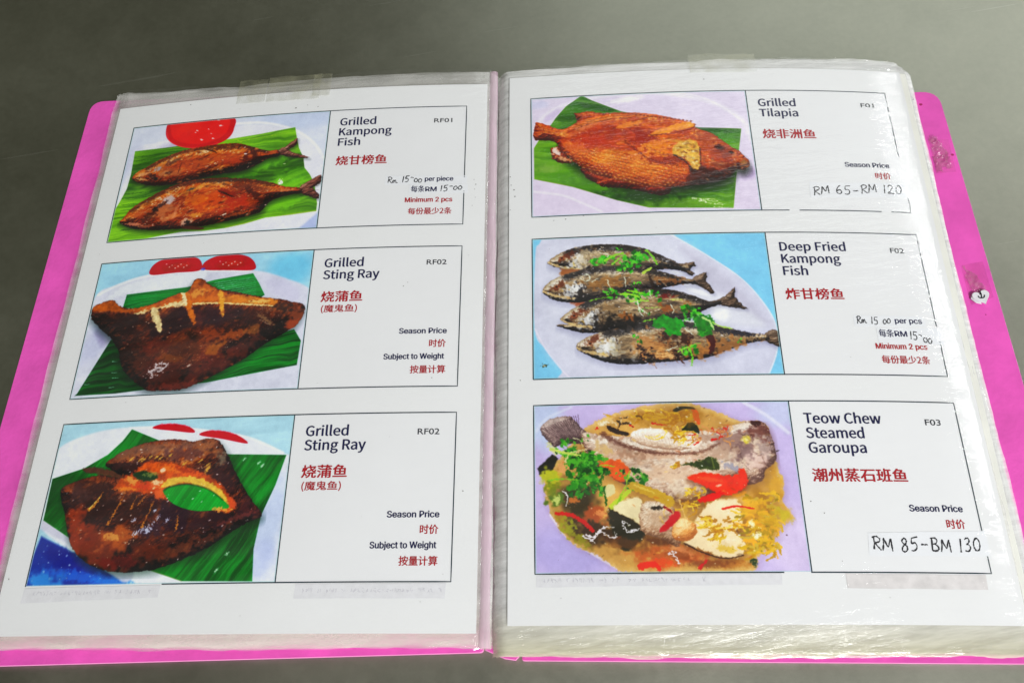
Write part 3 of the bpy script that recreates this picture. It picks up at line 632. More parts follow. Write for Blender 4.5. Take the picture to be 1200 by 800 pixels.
def pic_mackerel():
    P = Pic([(50, 76), (1075, 45), (1160, 668), (57, 690)], (138, 198, 236), 5)
    P.im *= (1 + (fbm(60, 5, 40, 0, 3) - .5)[..., None] * .08)
    pl = [(62, 150), (80, 95), (130, 60), (400, 30), (640, 50), (700, 80), (830, 155), (960, 240), (1050, 330), (1120, 440), (1130, 560), (1095, 665), (1050, 720), (230, 720), (180, 650), (110, 560), (60, 470)]
    P.poly(pl, (205, 206, 226), 1, True, 0, 2, .1, 60)
    P.poly([(130, 120), (400, 60), (620, 70), (800, 180), (860, 300), (600, 620), (250, 640), (120, 520), (90, 300)], (216, 218, 236), .8, True, 0, 30)
    P.line(pl[4:12], 5, (232, 236, 246), .85, None, 0, 3); P.line([(62, 470), (110, 560), (180, 650), (220, 690)], 6, (232, 224, 244), .8, None, 0, 3)
    P.poly([(700, 110), (830, 180), (960, 280), (1080, 420), (1110, 450), (1000, 440), (860, 330), (760, 190)], (190, 188, 206), .8, True, 0, 14)
    P.poly([(740, 290), (900, 330), (1040, 420), (1060, 460), (900, 450), (820, 400), (780, 370)], (222, 224, 236), .8, True, 0, 10)
    P.blob(880, 400, 40, 50, -10, (250, 252, 255), .9, .2); P.blob(740, 275, 60, 14, 10, (248, 250, 254), .9, .2); P.blob(690, 225, 40, 10, 10, (246, 248, 252), .8, .2); P.blob(780, 310, 60, 12, 20, (246, 248, 252), .7, .2)
    P.blob(105, 632, 13, 8, -10, (60, 70, 50), .95, 1); P.blob(102, 632, 6, 4, 0, (200, 190, 150), .9)
    P.poly([(180, 205), (250, 195), (260, 220), (200, 235), (178, 235)], (170, 96, 30), .9, True, 3, 3); P.poly([(210, 345), (280, 340), (270, 368), (235, 366)], (180, 84, 30), .9, True, 3, 3)
    st = [(0, (20, 18, 24)), (.2, (50, 44, 46)), (.4, (104, 90, 76)), (.6, (166, 142, 110)), (.8, (214, 200, 176)), (1, (248, 246, 240))]
    fish = [
        ([(118, 175), (150, 150), (210, 122), (300, 104), (380, 100), (470, 106), (560, 126), (640, 160), (700, 186), (740, 195), (745, 215), (700, 215), (620, 212), (520, 225), (380, 225), (250, 210), (180, 205), (130, 190)],
         [(690, 190), (760, 178), (770, 195), (740, 210), (765, 230), (755, 242), (700, 215)]),
        ([(94, 302), (130, 260), (200, 230), (300, 205), (400, 195), (520, 200), (620, 222), (700, 245), (760, 258), (765, 272), (700, 278), (600, 300), (480, 320), (380, 340), (260, 355), (170, 350), (120, 330)],
         [(745, 258), (785, 232), (820, 222), (815, 262), (855, 312), (840, 318), (800, 290), (750, 275)]),
        ([(172, 430), (210, 395), (280, 355), (360, 325), (470, 302), (580, 295), (680, 305), (780, 335), (830, 352), (880, 345), (875, 362), (820, 385), (740, 425), (640, 450), (520, 470), (400, 486), (280, 490), (180, 465), (160, 452), (210, 450)],
         [(860, 350), (900, 325), (943, 286), (945, 330), (960, 352), (1000, 384), (920, 376), (865, 365)]),
        ([(243, 552), (290, 510), (380, 480), (500, 455), (600, 440), (700, 440), (820, 450), (920, 470), (1010, 490), (1080, 495), (1090, 520), (1000, 535), (900, 570), (820, 600), (740, 610), (620, 620), (480, 630), (380, 620), (300, 590)],
         [(1070, 495), (1110, 470), (1140, 480), (1145, 550), (1090, 530)])]
    bd = [([(300, 235, 0)], 0)]
    for k, (f, t) in enumerate(fish):
        P.shadow(f, 4, 14, 14, .4, (90, 90, 120)); P.shadow(t, 2, 8, 6, .35, (90, 90, 120))
        P.body(t, [(0, (40, 32, 30)), (.5, (110, 90, 76)), (1, (190, 170, 150))], 12, 5, 8, smooth=False, rough=2, stretch=3, spec=.2)
        m, d = P.body(f, st, 34, 4, 22, 70, .45, spec=.4, sp=22, amb=.42, rough=1.2, ang=4, stretch=2.4, glint=.9)
        P.clip = m
        nb = len(f) // 2
        P.line([(x, y + 12) for x, y in f[2:nb]], 44 if k != 1 else 34, (30, 27, 32), .82, 26, 5, 10)
        hx, hy = f[0]
        P.blob(hx + 75, hy - 22 + (k == 3) * -8, 44, 18, -28, (100, 48, 26), .85, .9)
        P.blob(hx + 62, hy - 16, 13, 9, -20, (150, 86, 50), .9, .5); P.blob(hx + 62, hy - 16, 6, 5, 0, (40, 20, 16), .9)
        P.blob(hx + 130, hy + 2, 48, 28, -30, (206, 206, 204), .9, 1.2); P.blob(hx + 145, hy - 8, 18, 26, 10, (234, 234, 232), .85, 1.5)
        P.line([(hx + 5, hy + 4), (hx + 60, hy + 24), (hx + 140, hy + 36)], 12, (214, 188, 140), .85, 14, 2, 2)
        P.line([(hx + 10, hy - 1), (hx + 60, hy + 12), (hx + 95, hy + 10)], 3, (40, 26, 20), .8, 2, 1, 1)
        P.scatter(P.mask([(hx + 90, hy - 20), (hx + 170, hy - 40), (hx + 180, hy + 40), (hx + 80, hy + 30)])[0], 34, (3, 9), [(40, 40, 52), (230, 232, 236), (150, 156, 170), (200, 170, 90)], .7, 60, 2)
        P.line([(hx + 175, hy - 40), (hx + 188, hy), (hx + 180, hy + 42)], 4, (50, 34, 28), .7, 3, 2, 2)
        P.scatter(m, 110, (4, 11), [(160, 112, 66), (50, 40, 40), (214, 196, 164), (30, 28, 36), (150, 140, 136), (190, 190, 196)], .5, 20, 2.4)
        P.scatter(m, 70, (1.5, 4), [(252, 250, 246)], .85, 10, 2)
        P.clip = None
    for q in [(285, 160, 40, 44, 10, (196, 180, 150), .6), (380, 270, 90, 30, 0, (168, 118, 60), .55), (650, 262, 60, 18, 4, (150, 104, 62), .7), (265, 310, 12, 24, 10, (30, 24, 26), .9), (575, 270, 8, 50, -10, (50, 30, 24), .8), (450, 440, 120, 34, 0, (26, 22, 22), .85), (465, 420, 26, 18, 20, (150, 96, 50), .8), (640, 385, 36, 26, 0, (150, 92, 50), .8), (720, 380, 20, 30, 10, (160, 110, 60), .7), (390, 385, 30, 30, 0, (170, 140, 100), .6),
              (560, 540, 60, 50, 30, (190, 136, 84), .7), (535, 580, 32, 26, 20, (34, 20, 26), .95), (610, 590, 50, 26, 0, (206, 154, 100), .8), (650, 500, 40, 40, 20, (50, 26, 22), .9), (720, 510, 30, 30, 0, (60, 30, 20), .9), (900, 540, 90, 30, -8, (176, 128, 80), .8), (780, 560, 60, 34, -10, (186, 130, 70), .7), (1000, 515, 70, 10, 0, (170, 140, 100), .7),
              (960, 490, 80, 10, 6, (40, 38, 56), .8), (640, 590, 60, 10, 10, (230, 190, 140), .7), (680, 580, 10, 40, -30, (40, 20, 16), .9), (430, 560, 50, 50, 0, (200, 196, 180), .6), (640, 330, 26, 14, 0, (110, 20, 20), .8)]: P.blob(*q[:6], q[6], 1.3)
    P.poly([(815, 505), (845, 500), (856, 540), (840, 585), (828, 570), (832, 540)], (72, 14, 18), .95, True, 2)
    for l in ([(560, 470), (620, 500), (680, 590)], [(540, 610), (600, 645)], [(600, 520), (650, 560), (690, 620)], [(840, 590), (880, 575)], [(700, 600), (720, 630)]): P.line(l, 5, (120, 66, 34), .7, 2, 3, 2)
    for i in range(40):
        rs = np.random.RandomState(i); x = 560 + rs.rand() * 110; y = 500 + rs.rand() * 110
        P.line([(x, y), (x + 26, y - 14 + rs.rand() * 20)], 3, ((220, 170, 110), (120, 70, 36))[i % 2], .6, 1, 2, 1)
    # coriander and spring onion
    for x, y, s, n in ((350, 175, 34, 16), (400, 165, 26, 8), (500, 165, 44, 24), (455, 205, 34, 18), (425, 125, 16, 6), (395, 320, 30, 10), (500, 330, 40, 12), (760, 390, 40, 16), (740, 420, 30, 10), (540, 400, 24, 7), (520, 510, 26, 8), (740, 570, 34, 12), (965, 525, 14, 5), (590, 330, 30, 10), (500, 275, 20, 6)):
        herb(P, x, y, s, n, x)
    P.poly([(580, 455), (600, 425), (640, 412), (660, 425), (700, 430), (722, 455), (700, 480), (705, 500), (670, 498), (655, 503), (640, 490), (630, 470), (600, 470)], (28, 138, 34), 1, True, 3, 1.5, .7, 10)
    P.poly([(760, 440), (800, 410), (835, 420), (850, 450), (830, 500), (790, 505), (775, 480)], (30, 120, 26), 1, True, 4, 1.5, .7, 10)
    for l, w, c in (([(550, 128), (575, 150), (600, 190)], 12, (130, 196, 60)), ([(370, 172), (410, 150), (450, 140)], 12, (150, 205, 70)), ([(400, 190), (440, 155)], 10, (150, 205, 80)), ([(540, 225), (575, 205)], 14, (176, 205, 90)), ([(440, 320), (500, 325), (540, 350)], 10, (150, 206, 70)), ([(470, 305), (540, 318)], 10, (140, 200, 60)), ([(480, 350), (560, 350)], 8, (160, 210, 90)),
                    ([(845, 445), (880, 462), (930, 470)], 8, (170, 206, 100)), ([(800, 425), (830, 440), (850, 475)], 12, (190, 220, 150)), ([(820, 480), (790, 500)], 7, (60, 160, 40)), ([(690, 575), (740, 550), (790, 535)], 6, (160, 210, 90)), ([(740, 560), (755, 600), (750, 635)], 9, (120, 200, 50)), ([(700, 560), (720, 590)], 7, (150, 210, 80)), ([(300, 350), (350, 338), (400, 330)], 5, (120, 180, 50)), ([(540, 440), (590, 430)], 6, (130, 190, 60)), ([(545, 380), (620, 380)], 5, (170, 200, 110)), ([(660, 345), (710, 345)], 5, (190, 200, 110))):
        P.line(l, w, c, .95, w * .6, 2, 1.2)
    for l in ([(262, 245), (290, 232), (305, 250), (285, 262), (262, 250)], [(310, 265), (340, 252)], [(455, 245), (462, 290)], [(512, 350), (525, 400), (540, 420)], [(565, 305), (575, 340)], [(720, 435), (760, 445), (770, 460)], [(720, 470), (760, 500)], [(350, 140), (385, 145), (380, 158)], [(660, 365), (672, 395), (664, 405)], [(380, 260), (395, 300)], [(520, 380), (560, 410)], [(640, 570), (690, 550)]):
        P.line(l, 5, (226, 232, 214), .9, 3, 2, 1)
    return P

def pic_steamed():
    P = Pic([(50, 48), (1078, 34), (1172, 720), (60, 727)], (198, 184, 228), 6)
    P.blob(90, 120, 90, 120, 0, (190, 206, 236), .8, .2); P.blob(1050, 80, 120, 80, 0, (196, 206, 236), .7, .2); P.blob(1100, 600, 120, 160, 0, (214, 200, 232), .7, .1); P.blob(200, 640, 200, 120, 0, (176, 168, 220), .7, .1)
    P.line([(900, 40), (990, 90), (1080, 160)], 14, (226, 226, 246), .8, None, 0, 6); P.line([(60, 150), (100, 100), (200, 55)], 8, (214, 220, 242), .8, None, 0, 6)
    P.line([(120, 490), (190, 580), (280, 640), (400, 712)], 12, (236, 230, 246), .9, None, 0, 3)
    soup = [(105, 330), (95, 400), (120, 480), (165, 560), (230, 620), (300, 650), (380, 700), (450, 725), (900, 725), (960, 660), (1020, 600), (1060, 530), (1095, 510), (1090, 480), (1060, 440), (1060, 360), (1020, 260),
            (1000, 150), (960, 115), (880, 115), (800, 80), (700, 48), (600, 40), (460, 60), (350, 95), (260, 140), (180, 230)]
    P.shadow(soup, 4, 4, 14, .35, (130, 100, 110))
    m, d = P.poly(soup, (192, 152, 92), 1, True, 3, 1.5, .5, 90)
    P.put(m * np.clip(1 - d / 14, 0, 1) * .6, (226, 196, 140))
    P.clip = m
    for q in [(400, 660, 140, 40, 10, (190, 150, 90), .8), (300, 560, 100, 60, 20, (50, 34, 16), .85), (220, 440, 80, 110, 0, (46, 40, 16), .85), (520, 580, 120, 40, 10, (96, 60, 24), .7), (620, 660, 160, 40, 0, (176, 90, 44), .8), (560, 690, 60, 20, 0, (226, 90, 40), .8), (640, 640, 60, 26, 0, (214, 150, 110), .7), (850, 690, 80, 20, 0, (180, 120, 50), .8), (1030, 380, 34, 80, -10, (206, 160, 70), .9),
              (1050, 300, 20, 60, -10, (222, 190, 110), .8), (340, 100, 80, 20, -20, (226, 190, 130), .8), (880, 110, 70, 14, 10, (220, 186, 130), .8)]: P.blob(*q[:6], q[6], .6)
    P.clip = None
    # tail
    P.body([(78, 150), (100, 110), (150, 92), (200, 94), (235, 130), (270, 170), (250, 200), (170, 200), (130, 215)], [(0, (84, 66, 70)), (.5, (160, 138, 134)), (1, (224, 208, 200))], 20, 5, 10, rough=2, stretch=4, ang=60, spec=.2)
    for i in range(18): P.line([(190 + i * 3, 205 - i), (84 + i * 8.5, 140 - i * 3.2)], 2.4, (64, 44, 52), .6, 3, 1, 1)
    # body
    bd = [(250, 160), (330, 170), (420, 175), (520, 180), (640, 165), (760, 150), (860, 130), (930, 112), (985, 125), (1020, 200), (1030, 270), (990, 310), (975, 350), (930, 370), (850, 380), (760, 420), (660, 440), (560, 430), (440, 380), (350, 330), (270, 250)]
    P.shadow(bd, 0, 14, 16, .5, (90, 60, 30))
    fs = [(0, (62, 40, 38)), (.25, (120, 92, 84)), (.5, (186, 158, 140)), (.75, (224, 204, 186)), (1, (250, 240, 228))]
    m, d = P.body(bd, fs, 50, 4, 26, 80, .4, spec=.1, amb=.60, rough=1.4, ang=-6, stretch=2, crease=.05, glint=.5)
    P.clip = m
    for q in [(540, 250, 220, 20, 2, (206, 170, 146), .7), (600, 330, 130, 50, 10, (212, 180, 154), .7), (640, 395, 90, 34, 10, (232, 214, 192), .7), (400, 230, 110, 30, 25, (150, 116, 96), .6), (850, 200, 90, 60, 0, (140, 112, 106), .8), (960, 160, 50, 40, 10, (110, 66, 60), .8), (950, 120, 34, 16, 0, (62, 24, 20), .95), (985, 220, 30, 60, 10, (170, 150, 146), .8),
              (950, 270, 50, 40, 20, (228, 200, 190), .8), (900, 240, 34, 40, 0, (120, 96, 98), .7), (850, 300, 40, 16, 20, (150, 150, 166), .8), (800, 240, 70, 30, 0, (186, 158, 140), .7), (760, 180, 60, 20, 0, (160, 128, 110), .7), (700, 290, 60, 20, -10, (196, 160, 140), .7)]: P.blob(*q[:6], q[6], 1)
    P.blob(908, 188, 20, 18, 0, (214, 196, 90), 1, .5); P.blob(912, 190, 9, 9, 0, (236, 226, 160), .9, .3); P.line([(890, 170), (930, 172), (935, 200)], 4, (90, 66, 60), .7, 3, 2)
    for l in ([(960, 130), (990, 170), (1015, 240)], [(880, 230), (900, 290), (940, 320)], [(940, 240), (975, 260), (985, 300)], [(980, 140), (1010, 200)], [(860, 160), (930, 140)]): P.line(l, 4, (90, 60, 60), .6, 2, 3, 2)
    P.scatter(m, 160, (3, 9), [(240, 224, 204), (120, 90, 80), (200, 170, 150), (150, 120, 104)], .45, 0, 2.2)
    P.clip = None
    # split fillet on top
    P.line([(330, 165), (400, 205), (500, 235), (600, 246), (720, 240), (800, 205)], 20, (96, 60, 50), .8, 6, 3, 6)
    m, d = P.body([(440, 175), (470, 148), (540, 142), (600, 160), (640, 200), (690, 222), (640, 232), (560, 226), (480, 208)], [(0, (140, 106, 90)), (.4, (206, 180, 158)), (.7, (232, 214, 196)), (1, (252, 244, 232))], 18, 3, 12, rough=1.2, amb=.62, stretch=3, ang=10, crease=.03, spec=.1, glint=.3)
    for i in range(16): P.line([(460 + i * 13, 160 + i * 2), (478 + i * 13, 206 + i * 1.4)], 2, (176, 140, 120), .5, 1, 2, 1)
    # shreds on top
    rs = np.random.RandomState(8)
    def shred(x0, y0, x1, y1, n, cols, L, w, spread=40):
        for i in range(n):
            x = x0 + (x1 - x0) * rs.rand(); y = y0 + (y1 - y0) * rs.rand(); a = rs.rand() * 3.14; l = L * (.4 + .6 * rs.rand())
            P.line([(x, y), (x + l * .5 * math.cos(a), y + l * .35 * math.sin(a) - 3), (x + l * math.cos(a + .5), y + l * .6 * math.sin(a + .5))], w * (.6 + .7 * rs.rand()), cols[rs.randint(len(cols))], .9, w * .4, 2, 1)
    Y = ((214, 176, 50), (226, 190, 66), (190, 140, 30), (236, 206, 110), (170, 120, 40))
    shred(460, 70, 720, 110, 46, Y, 70, 10); shred(350, 90, 480, 130, 16, ((206, 160, 100), (60, 46, 26), (226, 200, 160), (200, 160, 60)), 50, 9)
    shred(560, 100, 700, 190, 26, Y, 70, 9); shred(690, 130, 860, 200, 26, ((206, 150, 100), (226, 176, 120), (190, 120, 70), (196, 60, 40)), 60, 7)
    P.poly([(612, 70), (640, 56), (690, 58), (702, 68), (660, 66), (625, 78)], (40, 40, 24), .95); P.poly([(345, 130), (400, 150), (440, 165), (420, 172), (360, 155)], (44, 26, 14), .95, True, 2); P.blob(335, 120, 26, 9, -20, (236, 226, 200), .95, 1)
    P.poly([(650, 150), (690, 118), (720, 145), (716, 165), (690, 155)], (30, 40, 20), .95, True, 2); P.poly([(690, 70), (715, 78), (720, 125), (704, 120)], (220, 96, 50), .95, True, 2)
    for l in ([(530, 122), (560, 128), (590, 132)], [(700, 210), (720, 200)], [(440, 130), (455, 138)], [(770, 190), (800, 186)], [(310, 140), (300, 148)]): P.line(l, 8, (200, 30, 24), .95, 3, 2, 1)
    shred(620, 280, 640, 300, 4, Y, 30, 12)
    P.poly([(645, 290), (700, 280), (760, 262), (790, 270), (800, 310), (740, 308), (700, 298)], (52, 66, 26), .95, True, 3, 1.5, .8, 8); P.line([(770, 265), (780, 305)], 6, (110, 120, 60), .8)
    # left: greens and dark broth
    P.poly([(64, 300), (125, 245), (150, 260), (120, 320), (75, 328)], (34, 34, 22), 1, False, 1, 1.5)
    P.poly([(350, 500), (370, 470), (500, 545), (470, 610), (420, 640), (370, 560)], (42, 40, 20), .95, True, 3, 3)
    for q in [(125, 340, 34, 40, 0, (176, 178, 50), 1), (130, 380, 30, 30, 0, (120, 130, 36), .9), (140, 430, 36, 34, 0, (92, 116, 40), 1), (145, 430, 16, 18, 0, (196, 206, 130), .9), (185, 300, 34, 26, 0, (214, 160, 110), .95), (215, 430, 24, 18, 0, (190, 120, 60), .9), (305, 490, 46, 36, 20, (166, 92, 50), .95), (318, 485, 20, 14, 20, (220, 150, 100), .8),
              (190, 540, 60, 24, 50, (150, 150, 40), .9), (240, 590, 50, 18, 40, (140, 136, 40), .9), (150, 490, 30, 20, 40, (160, 130, 50), .8), (330, 225, 36, 30, 30, (206, 176, 130), .9), (200, 250, 40, 20, 0, (226, 214, 160), .7), (130, 225, 34, 14, 40, (206, 206, 150), .9)]: P.blob(*q[:6], q[6], 1)
    P.poly([(310, 265), (400, 275), (440, 310), (430, 340), (400, 360), (345, 320)], (222, 100, 40), .95, True, 3, 2, .4, 10)
    for x, y, s, n in ((180, 200, 30, 10), (230, 260, 50, 26), (270, 290, 60, 36), (300, 330, 44, 24), (240, 350, 50, 22), (230, 400, 40, 12), (320, 390, 30, 12), (290, 250, 30, 12), (470, 340, 38, 20), (405, 318, 22, 8), (440, 370, 24, 8), (265, 185, 20, 5), (170, 235, 30, 8)):
        herb(P, x, y, s, n, x, ((28, 100, 20), (52, 136, 30), (16, 66, 14), (88, 164, 50)))
    for l, w, c in (([(110, 350), (170, 345), (230, 350)], 7, (130, 180, 60)), ([(180, 275), (200, 240), (270, 225)], 7, (206, 196, 150)), ([(120, 225), (180, 240), (240, 250)], 12, (190, 206, 110)), ([(370, 460), (400, 430), (440, 395)], 26, (176, 200, 70)), ([(385, 470), (410, 400)], 10, (120, 170, 40)), ([(320, 290), (380, 296)], 6, (150, 180, 50)), ([(440, 320), (420, 380), (400, 420)], 7, (160, 190, 60)), ([(210, 180), (240, 190), (250, 215)], 5, (200, 200, 160)), ([(340, 380), (345, 450)], 12, (40, 90, 20))):
        P.line(l, w, c, .95, w * .6, 2, 1.2)
    P.line([(142, 485), (200, 490), (260, 525), (290, 555)], 12, (196, 30, 24), .95, 18, 2, 1.5)
    # tofu slabs
    P.shadow([(375, 470), (400, 440), (470, 420), (490, 450), (485, 525), (440, 505)], 2, 12, 9, .6, (50, 34, 14))
    P.shadow([(725, 490), (760, 445), (880, 440), (890, 520), (900, 600), (895, 655), (830, 665), (750, 640), (660, 605), (690, 570)], -4, 10, 12, .65, (84, 50, 18))
    P.blob(970, 500, 90, 120, 10, (146, 106, 34), .7, .6); P.blob(690, 440, 70, 40, 0, (140, 100, 50), .6, .6); P.blob(600, 100, 160, 40, 0, (150, 108, 34), .5, .6)
    P.poly([(375, 470), (400, 440), (470, 420), (490, 450), (485, 525), (440, 505)], (232, 216, 176), 1, True, 2, 1.5, .15); P.poly([(340, 380), (370, 370), (380, 400), (350, 420)], (214, 206, 160), .9, True, 2)
    P.body([(480, 480), (500, 440), (560, 440), (620, 470), (640, 540), (640, 620), (560, 590), (490, 560)], [(0, (110, 80, 60)), (.4, (170, 136, 110)), (.8, (214, 190, 166)), (1, (240, 226, 206))], 30, 2, 20, rough=2, amb=.58, spec=.1, crease=.03, glint=.3)
    P.line([(450, 375), (520, 400), (600, 440)], 34, (196, 160, 60), .95, 40, 3, 2); P.line([(460, 372), (540, 405)], 8, (226, 200, 110), .7, 5, 2, 2)
    P.poly([(725, 490), (760, 445), (820, 430), (880, 440), (890, 520), (870, 560), (900, 600), (895, 655), (830, 665), (750, 640), (660, 605), (690, 570), (700, 520)], (238, 214, 176), 1, True, 3, 2, .12, 30)
    P.line([(660, 608), (750, 650), (830, 668), (900, 655)], 6, (60, 36, 20), .85, 4, 1, 1.5)
    for q in [(790, 580, 70, 16, 10, (246, 228, 196), .8), (800, 470, 60, 24, 0, (246, 222, 186), .8)]: P.blob(*q[:6], q[6], .6)
    shred(740, 500, 880, 580, 34, Y, 70, 12); shred(900, 400, 1040, 640, 90, ((206, 166, 44), (226, 180, 60), (180, 140, 30), (196, 170, 80), (150, 130, 40), (236, 170, 60)), 80, 14); shred(660, 380, 740, 480, 20, Y, 60, 9)
    for q in [(1060, 490, 36, 26, 20, (196, 176, 60), .95), (940, 480, 46, 40, 0, (226, 170, 60), .8), (930, 530, 16, 12, 20, (250, 240, 200), .9), (955, 575, 16, 12, -20, (250, 246, 220), .9), (830, 630, 40, 14, 10, (216, 180, 80), .8), (940, 683, 14, 16, 0, (36, 60, 30), .95), (1000, 540, 40, 60, 20, (196, 156, 40), .6)]: P.blob(*q[:6], q[6], .8)
    P.body([(612, 560), (625, 520), (660, 505), (700, 525), (712, 560), (690, 592), (650, 600), (620, 588)], [(0, (150, 90, 50)), (.5, (224, 160, 100)), (1, (250, 220, 170))], 30, 2, 14, amb=.62, rough=1.5, crease=.03, spec=.1, glint=.4)
    # chilli and tomato
    P.shadow([(672, 345), (730, 325), (800, 330), (900, 312), (915, 350), (905, 385), (860, 405), (800, 412), (740, 375)], 0, 12, 9, .55, (80, 40, 20))
    for q in [(640, 655, 60, 16, 10, (120, 66, 26), .6), (760, 690, 100, 16, 0, (110, 60, 22), .6), (430, 610, 120, 26, 14, (110, 68, 28), .6), (560, 600, 60, 14, 10, (90, 52, 26), .6)]: P.blob(*q[:6], q[6], .5)
    P.poly([(672, 345), (730, 325), (800, 330), (870, 335), (880, 312), (900, 312), (915, 350), (905, 385), (860, 405), (800, 412), (740, 375)], (224, 62, 30), 1, True, 3, 1.5, .3, 12)
    P.poly([(715, 430), (770, 408), (820, 395), (800, 425), (740, 442)], (214, 30, 24), 1, True, 2, 1.5); P.blob(800, 375, 14, 5, -10, (250, 190, 170), .9); P.blob(760, 350, 60, 10, 8, (240, 100, 60), .7)
    P.poly([(562, 555), (600, 500), (630, 480), (645, 500), (600, 545), (575, 562)], (190, 20, 40), 1, True, 2, 1.5); P.line([(815, 470), (870, 458), (940, 468)], 10, (204, 40, 26), .95, 5, 1, 1.2); P.line([(580, 462), (610, 480)], 10, (150, 24, 30), .95)
    P.line([(486, 700), (540, 690), (560, 712)], 26, (220, 50, 30), .9, 16, 2, 2); P.line([(725, 705), (748, 678)], 14, (190, 26, 30), .95, 8, 2)
    P.blob(550, 465, 30, 9, 0, (34, 26, 18), .9); P.blob(665, 470, 10, 30, 10, (200, 160, 80), .8)
    for l in ([(585, 500), (575, 480), (600, 465), (615, 490)], [(640, 430), (655, 480), (680, 520), (740, 515)], [(560, 500), (580, 530)]): P.line(l, 6, (216, 180, 120), .9, 4, 2, 1)
    # glints on the broth
    for l in ([(262, 572), (300, 580), (330, 545), (378, 545)], [(290, 590), (320, 560), (350, 575), (385, 585), (380, 560)], [(412, 520), (430, 560), (480, 548)], [(412, 520), (440, 530)], [(250, 575), (300, 605)], [(170, 395), (190, 420), (180, 455)], [(440, 560), (475, 552)], [(596, 650), (620, 655), (640, 690)], [(610, 640), (628, 645)]):
        P.line(l, 7, (240, 236, 246), .92, 4, 3, 1.2)
    P.scatter(P.mask(soup)[0], 90, (1.5, 4), [(255, 250, 235)], .85, 0, 1.6)
    P.scatter(P.mask(soup)[0], 120, (3, 9), [(120, 80, 30), (220, 180, 90), (200, 90, 40), (60, 40, 20)], .35, 0, 2.5)
    P.blob(1035, 235, 9, 3, -20, (70, 60, 60), .8); P.blob(1073, 574, 4, 3, 0, (80, 60, 60), .8)
    return P
# ------------------------------------------------------------------ materials
def mat_steel():
    m, nt, out = mat('brushed_steel')
    b = N(nt, 'BsdfPrincipled'); co = N(nt, 'TexCoord').outputs['Object']
    cloud = noise(nt, co, 9, 5, .6)
    streak = noise(nt, co, 22, 5, .65)
    mix = math_(nt, 'ADD', math_(nt, 'MULTIPLY', cloud, .5), math_(nt, 'MULTIPLY', streak, .5))
    grain = noise(nt, co, 260, 4, .7)
    mix = math_(nt, 'ADD', mix, math_(nt, 'MULTIPLY', math_(nt, 'SUBTRACT', grain, .5), .28))
    col = ramp(nt, mix, [(.3, (.37, .375, .315)), (.5, (.44, .445, .375)), (.7, (.51, .515, .435))])
    # fine scratches in two directions
    sc1 = noise(nt, co, 10, 1, .4, (1, 46, 1), .95); sc2 = noise(nt, co, 8, 1, .4, (1, 60, 1), -.12)
    s = math_(nt, 'ADD', math_(nt, 'GREATER_THAN', sc1, .77), math_(nt, 'GREATER_THAN', sc2, .78), True)
    mx = N(nt, 'MixRGB'); nt.links.new(math_(nt, 'MULTIPLY', s, .3), mx.inputs[0]); nt.links.new(col, mx.inputs[1]); mx.inputs[2].default_value = (.72, .73, .68, 1)
    nt.links.new(mx.outputs[0], b.inputs['Base Color'])
    b.inputs['Metallic'].default_value = 1.0
    nt.links.new(ramp(nt, mix, [(.3, g(.38)), (.7, g(.46))]), b.inputs['Roughness'])
    fine = noise(nt, co, 900, 2, .5)
    h = math_(nt, 'ADD', math_(nt, 'MULTIPLY', streak, .15), math_(nt, 'ADD', math_(nt, 'MULTIPLY', s, .8), math_(nt, 'MULTIPLY', fine, .25)))
    bp = N(nt, 'Bump'); bp.inputs['Strength'].default_value = .35; bp.inputs['Distance'].default_value = .0003
    nt.links.new(h, bp.inputs['Height']); nt.links.new(bp.outputs[0], b.inputs['Normal'])
    nt.links.new(b.outputs[0], out.inputs[0])
    return m

